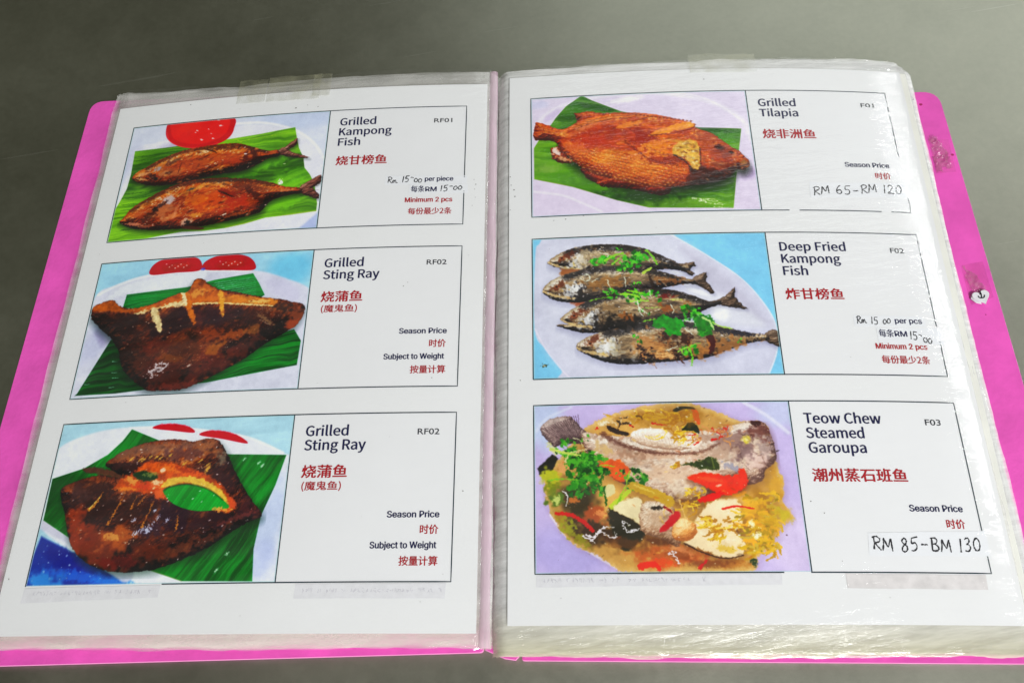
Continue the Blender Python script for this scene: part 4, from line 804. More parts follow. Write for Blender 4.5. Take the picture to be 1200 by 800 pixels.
def mat_plastic(name, milk, tint=(.86, .86, .80), bump=.5, gap_tint=None, gloss_rough=.12, wrinkle=(1, 1, 1), wscale=90, rot=0.0, spread=.5, ior=1.45, var=.8, fine=.22):
    m, nt, out = mat(name)
    co = N(nt, 'TexCoord').outputs['Object']
    tr = N(nt, 'BsdfTransparent'); df = N(nt, 'BsdfDiffuse'); gl = N(nt, 'BsdfGlossy')
    df.inputs['Color'].default_value = (*tint, 1); gl.inputs['Roughness'].default_value = gloss_rough
    n1 = noise(nt, co, wscale, 4, .6, wrinkle, rot)
    n2 = noise(nt, co, 14, 3, .5)
    n3 = noise(nt, co, wscale * 3.1, 3, .6, wrinkle, rot + .2)
    bp = N(nt, 'Bump'); bp.inputs['Strength'].default_value = bump; bp.inputs['Distance'].default_value = .0012
    h = math_(nt, 'ADD', math_(nt, 'MULTIPLY', n1, math_(nt, 'ADD', n2, spread - .5, True)), math_(nt, 'MULTIPLY', n3, fine))
    nt.links.new(h, bp.inputs['Height']); nt.links.new(bp.outputs[0], gl.inputs['Normal'])
    if gap_tint:                                         # yellowed film along the lower border, the dark of its gaps painted in
        uvn = N(nt, 'UVMap'); sp = N(nt, 'SeparateXYZ'); nt.links.new(uvn.outputs[0], sp.inputs[0])
        f_ = ramp(nt, math_(nt, 'ADD', sp.outputs['Y'], math_(nt, 'MULTIPLY', n1, .02)), [(.02, g(1)), (.12, g(0))])
        mx = N(nt, 'MixRGB'); mx.inputs[1].default_value = (*tint, 1); mx.inputs[2].default_value = (*gap_tint, 1)
        nt.links.new(f_, mx.inputs[0]); nt.links.new(mx.outputs[0], df.inputs['Color'])
    mk = math_(nt, 'MULTIPLY', ramp(nt, n1, [(.35, g(1 - var)), (.65, g(1))]), milk)
    m1 = N(nt, 'MixShader'); nt.links.new(mk, m1.inputs[0]); nt.links.new(tr.outputs[0], m1.inputs[1]); nt.links.new(df.outputs[0], m1.inputs[2])
    # reflectance by angle, the same from either face of the film
    ge = N(nt, 'NewGeometry'); dt = N(nt, 'VectorMath', operation='DOT_PRODUCT')
    nt.links.new(ge.outputs['Incoming'], dt.inputs[0]); nt.links.new(bp.outputs[0], dt.inputs[1])
    f0 = ((ior - 1) / (ior + 1)) ** 2
    fr = math_(nt, 'ADD', math_(nt, 'MULTIPLY', math_(nt, 'POWER', math_(nt, 'SUBTRACT', 1.0, math_(nt, 'ABSOLUTE', dt.outputs['Value']), True), 5.0), 1 - f0), f0 * 1.6, True)
    m2 = N(nt, 'MixShader'); nt.links.new(fr, m2.inputs[0]); nt.links.new(m1.outputs[0], m2.inputs[1]); nt.links.new(gl.outputs[0], m2.inputs[2])
    nt.links.new(m2.outputs[0], out.inputs[0])
    return m

def mat_photo(img):
    m, nt, out = mat('printed_photograph')
    b = N(nt, 'BsdfPrincipled'); t = N(nt, 'TexImage'); t.image = img; t.interpolation = 'Cubic'; t.extension = 'EXTEND'
    nt.links.new(t.outputs[0], b.inputs['Base Color'])
    b.inputs['Roughness'].default_value = .5; b.inputs['Specular IOR Level'].default_value = .3
    nt.links.new(b.outputs[0], out.inputs[0])
    return m

M = dict(
    steel=mat_steel(),
    paper=simple('printer_paper', (240, 241, 242), .7, .25, .015, 25, .15, 900),
    panel=simple('printed_panel_paper', (240, 241, 243), .7, .25, .012, 30),
    block=simple('stacked_paper', (240, 240, 232), .8, .2, .05, 40),
    patch=simple('pasted_patch_paper', (240, 242, 246), .75, .2, .015, 60),
    strip=simple('old_strip_paper', (231, 231, 235), .75, .2, .05, 300),
    strip_dirty=simple('dirty_strip_paper', (226, 222, 222), .75, .2, .10, 200),
    pink=simple('pink_foam_board', (234, 88, 188), .6, .35, .12, 55, .5, 420),
    pinkedge=simple('pink_board_core', (240, 150, 205), .6, .3, .05, 80),
    navy=simple('navy_ink', (14, 18, 72), .6, .3, .03), red=simple('red_ink', (176, 8, 30), .6, .3, .03),
    black=simple('black_ink', (34, 38, 48), .6, .3, .03), pen=simple('pen_ink', (30, 30, 38), .45, .4, .05),
    frame=simple('frame_ink', (22, 46, 60), .6, .3, .03), ghost=simple('faded_ink', (214, 213, 220), .7, .2, .08, 500),
    dirt=simple('dirt', (60, 50, 36), .8, .2, .2, 300),
    tape=mat_plastic('clear_tape', .24, (.58, .57, .38), .5, None, .2, (1, 1, 1), 120),
    tape_pink=mat_plastic('clear_tape_on_cover', .10, (.62, .08, .30), .2, None, .25, (1, 1, 1), 60, ior=1.2),
    crumple=mat_plastic('crumpled_tape', .42, (.62, .26, .36), .9, None, .15, (1, 1, 1), 260),
    fold=mat_plastic('pale_pink_plastic', .62, (.86, .60, .74), .7, None, .12, (3, .5, 1), 60, -.16, .6, var=.3),
    white=simple('white_sticker', (226, 226, 230), .35, .5, .08, 300, .4, 900),
    top_left=mat_plastic('clear_sleeve_film', .018, (.9, .9, .9), .36, None, .11, (.6, 2.2, 1), 42, -.16, .35),
    top_right=mat_plastic('wrinkled_clear_sleeve_film', .02, (.94, .94, .94), .60, None, .09, (.5, 2.4, 1), 48, .1, .40, ior=1.48, fine=.34),
    mid=mat_plastic('cloudy_sleeve_film', .66, (1.0, 1.0, .99), .9, (.80, .77, .60), .13, (.35, 2.8, 1), 85, -.16, .6, var=.45, ior=1.38, fine=.35),
    mid_left=mat_plastic('thin_cloudy_sleeve_film', .34, (.95, .94, .91), .8, (.86, .82, .74), .14, (.6, 2.2, 1), 60, -.16, .6, var=.55, ior=1.36),
)

# the covers lie on the table, a few millimetres below the sheets: outlines measured at 3 mm are carried down to that level
TABLE_Z = -.003
def low(x, y): return x * 1.008 + .00013, y * 1.008 + .0017

# ------------------------------------------------------------------ the table
def build_table():
    bm = bmesh.new()
    bmesh.ops.create_grid(bm, x_segments=8, y_segments=8, size=.5)
    for v in bm.verts: v.co.x = v.co.x * 1.6 + .05; v.co.y = v.co.y * 1.3 + .1; v.co.z = TABLE_Z
    r = bmesh.ops.extrude_face_region(bm, geom=bm.faces[:])
    for e in r['geom']:
        if isinstance(e, bmesh.types.BMVert): e.co.z -= .03
    bmesh.ops.recalc_face_normals(bm, faces=bm.faces)
    me = bpy.data.meshes.new('tabletop'); bm.to_mesh(me); bm.free(); me.materials.append(M['steel'])
    o = bpy.data.objects.new('tabletop', me); COL.objects.link(o)
    o['kind'] = 'structure'; o['label'] = 'brushed stainless steel tabletop, dark to the left and pale to the right of the menu'
    return o
build_table()

# ------------------------------------------------------------------ the menu book
book = empty('menu_book', 'open menu folder with bright pink covers and worn clear plastic sleeves on the steel table', 'menu')

def rounded(pts, radii, n=6):
    out = []
    m = len(pts)
    for i in range(m):
        p = Vector(pts[i]); a = Vector(pts[i - 1]); b = Vector(pts[(i + 1) % m]); r = radii[i]
        if r <= 0: out.append(p); continue
        da = (a - p).normalized(); db = (b - p).normalized()
        for k in range(n + 1):
            t = k / n
            out.append((1 - t) ** 2 * (p + da * r) + 2 * t * (1 - t) * p + t * t * (p + db * r))
    return out

def slab(name, pts, z0, z1, m, parent, edge=None, label=None, bev=.0003):
    pts = [Vector(low(p[0], p[1])) for p in pts]; z0 += TABLE_Z; z1 += TABLE_Z
    n = len(pts); c = Vector((sum(p[0] for p in pts) / n, sum(p[1] for p in pts) / n))
    ins = [p + (c - p).normalized() * bev for p in map(lambda q: Vector(q[:2]), pts)]
    vs = [(p[0], p[1], z0) for p in pts] + [(p[0], p[1], z1 - bev) for p in pts] + [(p[0], p[1], z1) for p in ins]
    fs = [tuple(range(2 * n, 3 * n)), tuple(reversed(range(n)))]
    k = len(fs)
    for i in range(n):
        j = (i + 1) % n
        fs.append((i, j, n + j, n + i)); fs.append((n + i, n + j, 2 * n + j, 2 * n + i))
    o = mesh_obj(name, vs, fs, m, parent)
    if edge:
        o.data.materials.append(edge)
        for f in o.data.polygons[k:]: f.material_index = 1
    if label: o['label'] = label
    return o

mm = lambda L: [Vector((x / 1000, y / 1000)) for x, y in L]
slab('cover_board', rounded(mm([(-234.6, 162.2), (-288.5, -143.5), (-50.1, -176.3), (-2.0, 122)]), [.008, .008, .002, .002]), .0008, .0030, M['pink'], book, M['pinkedge'],
     'left pink cover board')
slab('cover_board', rounded(mm([(-34.9, -182.0), (190.5, -220.3), (210.4, -98), (232.8, 65.6), (14.5, 103)]), [.001, .010, 0, .009, .002]), .0006, .0028, M['pink'], book, M['pinkedge'],
     'right pink cover board')
slab('spine_board', rounded(mm([(-49.4, -175.4), (-42, -180.0), (-37.5, -181.4), (-35.8, -180.2), (12.5, 104), (-.5, 118)]), [0, 0, 0, 0, 0, 0]), .0007, .0032, M['pink'], book, M['pinkedge'])

# paper kept inside the lower sleeves: two solid blocks of sheets
def paper_block(s):
    nu, nv = 24, 30
    u0, u1, v0, v1 = (-9.5, 198, -269, 13) if s == 0 else (-9.5, 203.4, -270, 15)
    vs, fs, _ = grid(s, u0, u1, v0, v1, nu, nv, lambda u, v, a, b: zs(s, u / 1000, v / 1000) - .0006)
    n = len(vs)
    vs += [(x, y, .0006) for x, y, z in vs]
    per = [i for i in range(nu + 1)] + [(j + 1) * (nu + 1) - 1 for j in range(1, nv + 1)] + [nv * (nu + 1) + i for i in range(nu - 1, -1, -1)] + [j * (nu + 1) for j in range(nv - 1, 0, -1)]
    for k in range(len(per)):
        a, b = per[k], per[(k + 1) % len(per)]
        fs.append((b, a, a + n, b + n))
    return mesh_obj('inner_sheets', vs, fs, M['block'], book)
paper_block(0); paper_block(1)

_rs = np.random.RandomState(5)
_ph = {}
def wob(a, seed, f):                                   # smooth 1D wobble in -1..1
    ph = _ph.get(seed)
    if ph is None: ph = _ph[seed] = [float(x) for x in np.random.RandomState(seed).rand(4) * 6.28]
    return sum(math.sin(a * f * (k + 1) * (1 + .3 * k) + ph[k]) / (k + 1) for k in range(4)) / 2

def edge_z(s, u, v, level):
    """height of a sleeve at the given level 0..1 between the cover and the top sheet"""
    top = zs(s, u / 1000, v / 1000) + .00045
    if s == 0:
        if u > 199.5: top -= .0058 * min((u - 199.5) / 6.5, 1) ** 2
        if u < -11: top -= .0016 * min((-11 - u) / 5, 1)
    else:
        if u < -12.0: top -= .0058 * min((-12.0 - u) / 6, 1) ** 2
        if u > 199: top -= .0012 * min((u - 199) / 6, 1)
    if v < -271: top -= .0016 * min((-271 - v) / 8, 1)
    if v > 16: top -= .0012 * min((v - 16) / 7, 1)
    if level < .999:
        i_ = min(max(-11.6 - u, u - 200, -271.1 - v, v - 15.2, -3), 3)
        top -= .0009 - .0004 * (i_ + 3) / 6
    base = .0008
    return base + (max(top, base + .0003) - base) * level

def sleeve(s, level, seed, m, top=False):
    r = np.random.RandomState(seed)
    ju0, ju1, jv0, jv1 = (r.rand(4) - .5) * (0 if top else 1) * 2.2
    if s == 0: U0, U1, V0, V1 = -16.6, 205.6, -277.0, 26
    else: U0, U1, V0, V1 = -17.2, 205.3, -282.6, 22
    if not top:
        jv0 += (3.2 if s == 0 else 1.6) * (1 - level); ju1 += 1.2 * (1 - level)
        if s == 0: ju0 -= .8 * (1 - level); ju1 = min(ju1, .2)
    nu, nv = 96, 118
    def jit(u, v, a, b):
        # finer rows near the borders
        a2 = .5 - .5 * math.cos(math.pi * a); b2 = .5 - .5 * math.cos(math.pi * b)
        a2 = a * .45 + a2 * .55; b2 = b * .45 + b2 * .55
        uu = U0 + ju0 + (U1 + ju1 - U0 - ju0) * a2; vv = V0 + jv0 + (V1 + jv1 - V0 - jv0) * b2
        # borders: the film is not cut straight
        wu = max(0, 1 - a2 * 14) * -1 + max(0, 1 - (1 - a2) * 14); wv = max(0, 1 - b2 * 16) * -1 + max(0, 1 - (1 - b2) * 16)
        uu += abs(wu) * wob(b2, seed + 3, 9) * .6 + abs(wu) * (wob(b2, seed + 5, 70) * .25 if s == 1 else .1 * wob(b2, seed + 5, 50))
        vv += abs(wv) * wob(a2, seed + 4, 8) * 1.0 + abs(wv) * wob(a2, seed + 6, 60) * .28
        if s == 0 and vv > 10:                       # left top border: rises at the corner, lower in the middle
            vv += wv * (1.2 + 2.2 * max(0, 1 - a2 * 7) - 2.2 * math.exp(-((a2 - .42) / .22) ** 2))
        if s == 1 and vv > 0:                         # right top border bows and the corner is cut round
            vv += max(0, wv) * (3.4 * math.sin(min(a2, 1) * 2.2) - 1.8)
            k = max(0, a2 - .955) / .045
            if k > 0 and b2 > .9: vv -= k * k * 8 * (b2 - .9) / .1
        return uu, vv
    rid = r.rand() * 10
    def fz(u, v, a, b):
        z = edge_z(s, u, v, level)
        out_ = max(0, -11.7 - u, u - 200.1, v - 15.2, -271.2 - v)
        k = min(out_ / 3, 1)
        if k > 0:
            z += k * .00045 * (wob(u / 220, seed + 8, 26) + wob(v / 280, seed + 9, 30)) * (1.0 if v < -271 else .5)
            if v < -271.2 or v > 15.2: z += k * .0004 * math.sin(v * 2.1 + rid + wob(u / 220, seed, 5) * 1.5)
            if u > 200.1 or u < -11.7: z += k * (.00010 if s else .0003) * math.sin(u * 2.3 + rid + wob(v / 280, seed, 6) * 1.5)
        elif s == 1:                                  # soft waves of the loose film
            e = min(1, max(0, (u - 90) / 100)); f_ = min(1, max(0, (-225 - v) / 40))
            z += .00003 * max(e, f_ * .8) * (1 + math.sin(v * .55 + 1.8 * wob(u / 200, 31, 5) + .03 * u))
        return max(z, .0003 + .0003 * level)
    vs, fs, uvl = grid(s, U0, U1, V0, V1, nu, nv, fz, jit)
    if not top:                                      # under the paper nothing of the film shows
        def inn(f):
            j, i = divmod(f[0], nu + 1); a2 = i / nu; b2 = j / nv
            a2 = a2 * .45 + (.5 - .5 * math.cos(math.pi * a2)) * .55; b2 = b2 * .45 + (.5 - .5 * math.cos(math.pi * b2)) * .55
            return .09 < a2 < .90 and .08 < b2 < .90
        fs = [f for f in fs if not inn(f)]
    o = mesh_obj('plastic_sleeve', vs, fs, m, book, True, uvs=uvl)
    if top: o['label'] = ('clear plastic sleeve over the left page' if s == 0 else 'wrinkled clear plastic sleeve over the right page')
    return o
def binding():
    vs, fs = [], []
    nv, na = 60, 7
    for j in range(nv + 1):
        v = -276.6 + (25.2 + 276.6) * j / nv
        for i in range(na):
            a = math.pi * i / (na - 1)
            uu = 203.1 - math.cos(a) * (2.3 + .25 * wob(j / nv, 41, 40)); x, y = xy(0, uu / 1000, v / 1000)
            vs.append((x, y, zs(0, .2, v / 1000) - .0026 + .0014 * math.sin(a) * (1 + .08 * wob(j / nv, 42 + i, 50))))
    for j in range(nv):
        for i in range(na - 1):
            k = j * na + i; fs.append((k, k + 1, k + na + 1, k + na))
    o = mesh_obj('binding_fold', vs, fs, M['fold'], book, True); o['label'] = 'pale pink plastic fold running down the middle of the menu'
binding()
NL, NR = 6, 11
for k in range(NL): sleeve(0, .12 + .80 * k / (NL - 1), 100 + k, M['mid_left'])
for k in range(NR): sleeve(1, .08 + .86 * k / (NR - 1), 200 + k, M['mid'])
sleeve(0, 1.0, 300, M['top_left'], True); sleeve(1, 1.0, 301, M['top_right'], True)

# ------------------------------------------------------------------ the two printed sheets
sheets = []
for s, lb in ((0, 'left printed menu sheet with two grilled fish and two grilled rays'), (1, 'right printed menu sheet with tilapia, fried fish and steamed garoupa')):
    root = empty('menu_sheet', lb, 'menu page', 'printed sheets in the menu book')
    U0, U1, V0, V1 = -11.6, 200.0, -271.1, 15.2
    vs, fs, _ = grid(s, U0, U1, V0, V1, 40, 50, lambda u, v, a, b: zs(s, u / 1000, v / 1000))
    n = len(vs); vs += [(x, y, z - .00012) for x, y, z in vs]; fs += [tuple(reversed([i + n for i in f])) for f in fs]
    per = [i for i in range(41)] + [j * 41 + 40 for j in range(1, 51)] + [50 * 41 + i for i in range(39, -1, -1)] + [j * 41 for j in range(49, 0, -1)]
    for k in range(len(per)):
        a, b = per[k], per[(k + 1) % len(per)]; fs.append((b, a, a + n, b + n))
    mesh_obj('paper', vs, fs, M['paper'], root)
    sheets.append(root)

# fonts that come with Blender
def load_font(fn):
    try: return bpy.data.fonts.load(os.path.join(bpy.utils.system_resource('DATAFILES', path='fonts'), fn))
    except Exception: return None
F_HUM = load_font('Noto Sans CJK Regular.woff2'); F_SANS = load_font('Inter.woff2')

def glyphs(body, font, bold):
    c = bpy.data.curves.new('lettering', 'FONT'); c.body = body
    if font: c.font = font
    c.offset = bold; c.resolution_u = 3
    o = bpy.data.objects.new('lettering', c); COL.objects.link(o)
    dg = bpy.context.evaluated_depsgraph_get(); dg.update()
    me = bpy.data.meshes.new_from_object(o.evaluated_get(dg))
    bpy.data.objects.remove(o)
    co = np.empty(len(me.vertices) * 3, np.float32); me.vertices.foreach_get('co', co); co = co.reshape(-1, 3)
    fs = [tuple(p.vertices) for p in me.polygons]
    bpy.data.meshes.remove(me); bpy.data.curves.remove(c)
    return co, fs
_cap = {}
def cap(font):
    k = font.name if font else '-'
    if k not in _cap: _cap[k] = float(glyphs('H', font, 0)[0][:, 1].max())
    return _cap[k]

LIFT = dict(panel=.00006, photo=.00011, frame=.00016, ink=.00016, patch=.00014, hand=.00021)
def letter(s, parent, name, body, font, u0, u1, v, hgt, m, bold=.0, off=0.0, lift='ink', mirror=False, cjk=False):
    """hgt: capital height (or height of the characters when cjk); u0..u1, v in mm; off = entry offset"""
    co, fs = glyphs(body, font, 0.0)
    if len(co) == 0: return None
    x0, x1 = co[:, 0].min(), co[:, 0].max(); y0, y1 = co[:, 1].min(), co[:, 1].max()
    if cjk: X = u0 + (co[:, 0] - x0) / (x1 - x0) * (u1 - u0); Y = v + (co[:, 1] - y0) / (y1 - y0) * hgt
    else: X = u0 + (co[:, 0] - x0) / (x1 - x0) * (u1 - u0); Y = v + co[:, 1] * hgt / cap(font)
    if mirror: X = u0 + u1 - X
    vs, F = [], []                                   # heavier strokes: the outline printed a few times, slightly shifted
    D = [(0, 0)] if not bold else [(-bold, 0), (0, bold * .45), (bold, 0), (0, -bold * .45)]
    for i, (dx, dy) in enumerate(D):
        n0 = len(vs); vs += [pp(s, float(a) + dx, float(b) + dy + off, LIFT[lift] + i * .000004) for a, b in zip(X, Y)]
        F += [tuple(q + n0 for q in f) for f in fs]
    return mesh_obj(name, vs, F, m, parent)

def flat(s, parent, name, pts, m, lift, off=0.0, seed=0):
    """a pasted piece of paper with four corners (lower left, lower right, upper right, upper left) that follows the page"""
    l = LIFT[lift] if isinstance(lift, str) else lift
    a, b, c, d = pts; nu, nv = 24, 3; vs, fs = [], []
    for j in range(nv + 1):
        for i in range(nu + 1):
            x, y = i / nu, j / nv; ed = .12 * wob(x, 60 + seed, 12) * (1 if j in (0, nv) else 0)
            u = (a[0] * (1 - x) + b[0] * x) * (1 - y) + (d[0] * (1 - x) + c[0] * x) * y
            v = (a[1] * (1 - x) + b[1] * x) * (1 - y) + (d[1] * (1 - x) + c[1] * x) * y + ed
            vs.append(pp(s, u, v + off, l + (.00005 if (j in (0, nv) or i in (0, nu)) else 0) * (.5 + .5 * wob(x, 7 + seed, 7))))
    fs = [(j * (nu + 1) + i, j * (nu + 1) + i + 1, (j + 1) * (nu + 1) + i + 1, (j + 1) * (nu + 1) + i) for j in range(nv) for i in range(nu)]
    return mesh_obj(name, vs, fs, m, parent)

def ribbon_mesh(s, lines, w, lift, off=0.0, step=6.0, taper=0.0, seed=0):
    """lines: polylines in mm drawn as flat ink ribbons on the page"""
    vs, fs = [], []; r = np.random.RandomState(seed)
    for ln in lines:
        P = [ln[0]]
        for a, b in zip(ln[:-1], ln[1:]):
            L = math.hypot(b[0] - a[0], b[1] - a[1]); k = max(1, int(L / step))
            for i in range(1, k + 1): P.append((a[0] + (b[0] - a[0]) * i / k, a[1] + (b[1] - a[1]) * i / k))
        n0 = len(vs)
        for i, p in enumerate(P):
            a = P[max(i - 1, 0)]; b = P[min(i + 1, len(P) - 1)]
            dx, dy = b[0] - a[0], b[1] - a[1]; L = math.hypot(dx, dy) or 1
            ww = w * .5 * (1 + taper * (r.rand() - .5))
            vs.append(pp(s, p[0] - dy / L * ww, p[1] + dx / L * ww + off, lift)); vs.append(pp(s, p[0] + dy / L * ww, p[1] - dx / L * ww + off, lift))
        for i in range(len(P) - 1):
            k = n0 + 2 * i; fs.append((k, k + 1, k + 3, k + 2))
    return vs, fs

# handwriting: strokes in a unit box (x right, y up)
HW = {
    'R': ([[(.12, .02), (.16, .5), (.14, .95)], [(.02, .88), (.3, 1.0), (.55, .85), (.5, .62), (.16, .5)], [(.2, .5), (.4, .25), (.62, .0)]], .7),
    'M': ([[(.02, .02), (.1, .5), (.12, .95), (.28, .55), (.42, .35), (.52, .7), (.62, .95), (.66, .5), (.7, .05)]], .8),
    'm': ([[(.0, .0), (.03, .35), (.12, .5), (.2, .4), (.2, .05), (.26, .35), (.36, .5), (.44, .38), (.48, .1), (.7, .05)]], .75),
    'B': ([[(.12, .02), (.14, .95)], [(.02, .9), (.35, 1.0), (.5, .82), (.4, .6), (.14, .52), (.42, .5), (.58, .28), (.45, .06), (.1, .02)]], .72),
    '6': ([[(.42, .98), (.2, .75), (.08, .4), (.1, .12), (.3, .0), (.48, .14), (.46, .36), (.28, .44), (.1, .28)]], .72),
    '5': ([[(.12, .95), (.1, .55), (.32, .58), (.46, .4), (.42, .12), (.22, .0), (.04, .06)], [(.1, .95), (.55, 1.0)]], .72),
    '8': ([[(.42, .88), (.24, 1.0), (.1, .82), (.2, .62), (.42, .4), (.44, .14), (.24, .0), (.08, .16), (.16, .42), (.38, .62), (.42, .86)]], .68),
    '1': ([[(.16, 1.0), (.14, .5), (.12, .0)]], .38),
    '2': ([[(.06, .78), (.2, .98), (.42, .9), (.42, .66), (.22, .3), (.02, .04), (.3, .08), (.56, .02)]], .72),
    '3': ([[(.08, .9), (.3, 1.0), (.42, .8), (.3, .56), (.18, .52), (.38, .46), (.46, .22), (.28, .0), (.04, .08)]], .66),
    '0': ([[(.26, .98), (.08, .7), (.06, .3), (.22, .02), (.42, .14), (.5, .5), (.42, .86), (.24, .98)]], .68),
    'o': ([[(.24, .62), (.06, .45), (.06, .15), (.22, .02), (.42, .14), (.46, .42), (.3, .62), (.2, .6)]], .56),
    '-': ([[(.05, .42), (.3, .4), (.5, .44)]], .7),
    '~': ([[(.0, .72), (.2, .74), (.42, .68)]], .5),
    ' ': ([], .5),
}
def smooth_line(p, n=5):
    return [tuple(q) for q in spline(p, n, False)] if len(p) > 2 else p
def hand(s, parent, txt, u0, v0, u1, v1, hgt, w, off, seed=1):
    r = np.random.RandomState(seed); x = 0; L = []
    for ch in txt:
        st, adv = HW[ch]
        for q in st: L.append([(x + a * 1.0, b + (r.rand() - .5) * .03) for a, b in smooth_line(q)])
        x += adv
    tot = x
    out = []
    for q in L:
        out.append([(u0 + (u1 - u0) * a / tot + .08 * b * hgt, v0 + (v1 - v0) * a / tot + b * hgt + math.sin(a * 1.7 + seed) * hgt * .09) for a, b in q])
    vs, fs = ribbon_mesh(s, out, w, LIFT['hand'], off, 1.2, 1.0, seed)
    return mesh_obj('handwritten_price', vs, fs, M['pen'], parent)

PITCH, CH, DIV = 87.766, 74.98, .605 * 189
TXT_T = dict(font=F_HUM, m=M['navy'], bold=.016)
ENT = [
    (0, 0, 'menu entry for Grilled Kampong Fish with two grilled fish beside a red sauce dish', pic_grilled_pair),
    (0, 1, 'menu entry for Grilled Sting Ray with a whole brown ray under two red dishes', pic_ray_whole),
    (0, 2, 'menu entry for Grilled Sting Ray with an opened ray and a blue corner', pic_ray_open),
    (1, 0, 'menu entry for Grilled Tilapia with one orange brown fish on a leaf', pic_tilapia),
    (1, 1, 'menu entry for Deep Fried Kampong Fish with four fish under coriander', pic_mackerel),
    (1, 2, 'menu entry for Teow Chew Steamed Garoupa in yellow broth', pic_steamed),
]
def photo_mesh(s, e, off, img):
    nu, nv = 20, 12
    vs, fs, uv = grid(s, .25, DIV - .25, -CH + .25 + off, -.25 + off, nu, nv, lambda u, v, a, b: zs(s, u / 1000, v / 1000) + LIFT['photo'])
    return mesh_obj('dish_photo', vs, fs, mat_photo(img), e, uvs=uv)

FRAME = {   # frame lines, with gaps cut where glare and pasted patches hide them (mm from the entry's upper left corner)
    (0, 0): [[(0, 0), (189, 0), (189, -46.5)], [(189, -55), (189, -CH), (0, -CH), (0, 0)]],
    (0, 1): [[(0, 0), (189, 0), (189, -CH), (0, -CH), (0, 0)]],
    (0, 2): [[(64, -CH), (189, -CH), (189, 0), (0, 0), (0, -CH)]],
    (1, 0): [[(128, -CH), (0, -CH), (0, 0), (189, 0), (189, -3.5)], [(189, -5), (189, -6.5)], [(189, -9), (189, -13)], [(189, -14.5), (189, -20)], [(189, -21.5), (189, -29)], [(189, -30), (189, -41.5)], [(189, -66), (189, -69.5)], [(189, -71), (189, -CH), (179, -CH)], [(174, -CH), (133, -CH)]],
    (1, 1): [[(0, -CH), (0, 0), (189, 0), (189, -2)], [(189, -3.2), (189, -5.2)], [(189, -6.8), (189, -9)], [(189, -10.4), (189, -12)], [(189, -13), (189, -33)], [(189, -34.5), (189, -50)], [(189, -57.5), (189, -CH), (0, -CH)]],
    (1, 2): [[(114, -CH), (189, -CH), (189, -66.5)], [(189, -57.5), (189, 0), (0, 0), (0, -CH), (103, -CH)]],
}
PHOTO_LABEL = {(0, 0): 'printed photo of two grilled fish on a banana leaf', (0, 1): 'printed photo of a whole grilled ray', (0, 2): 'printed photo of an opened grilled ray',
               (1, 0): 'printed photo of one grilled tilapia', (1, 1): 'printed photo of four fried fish with herbs', (1, 2): 'printed photo of steamed fish in broth'}
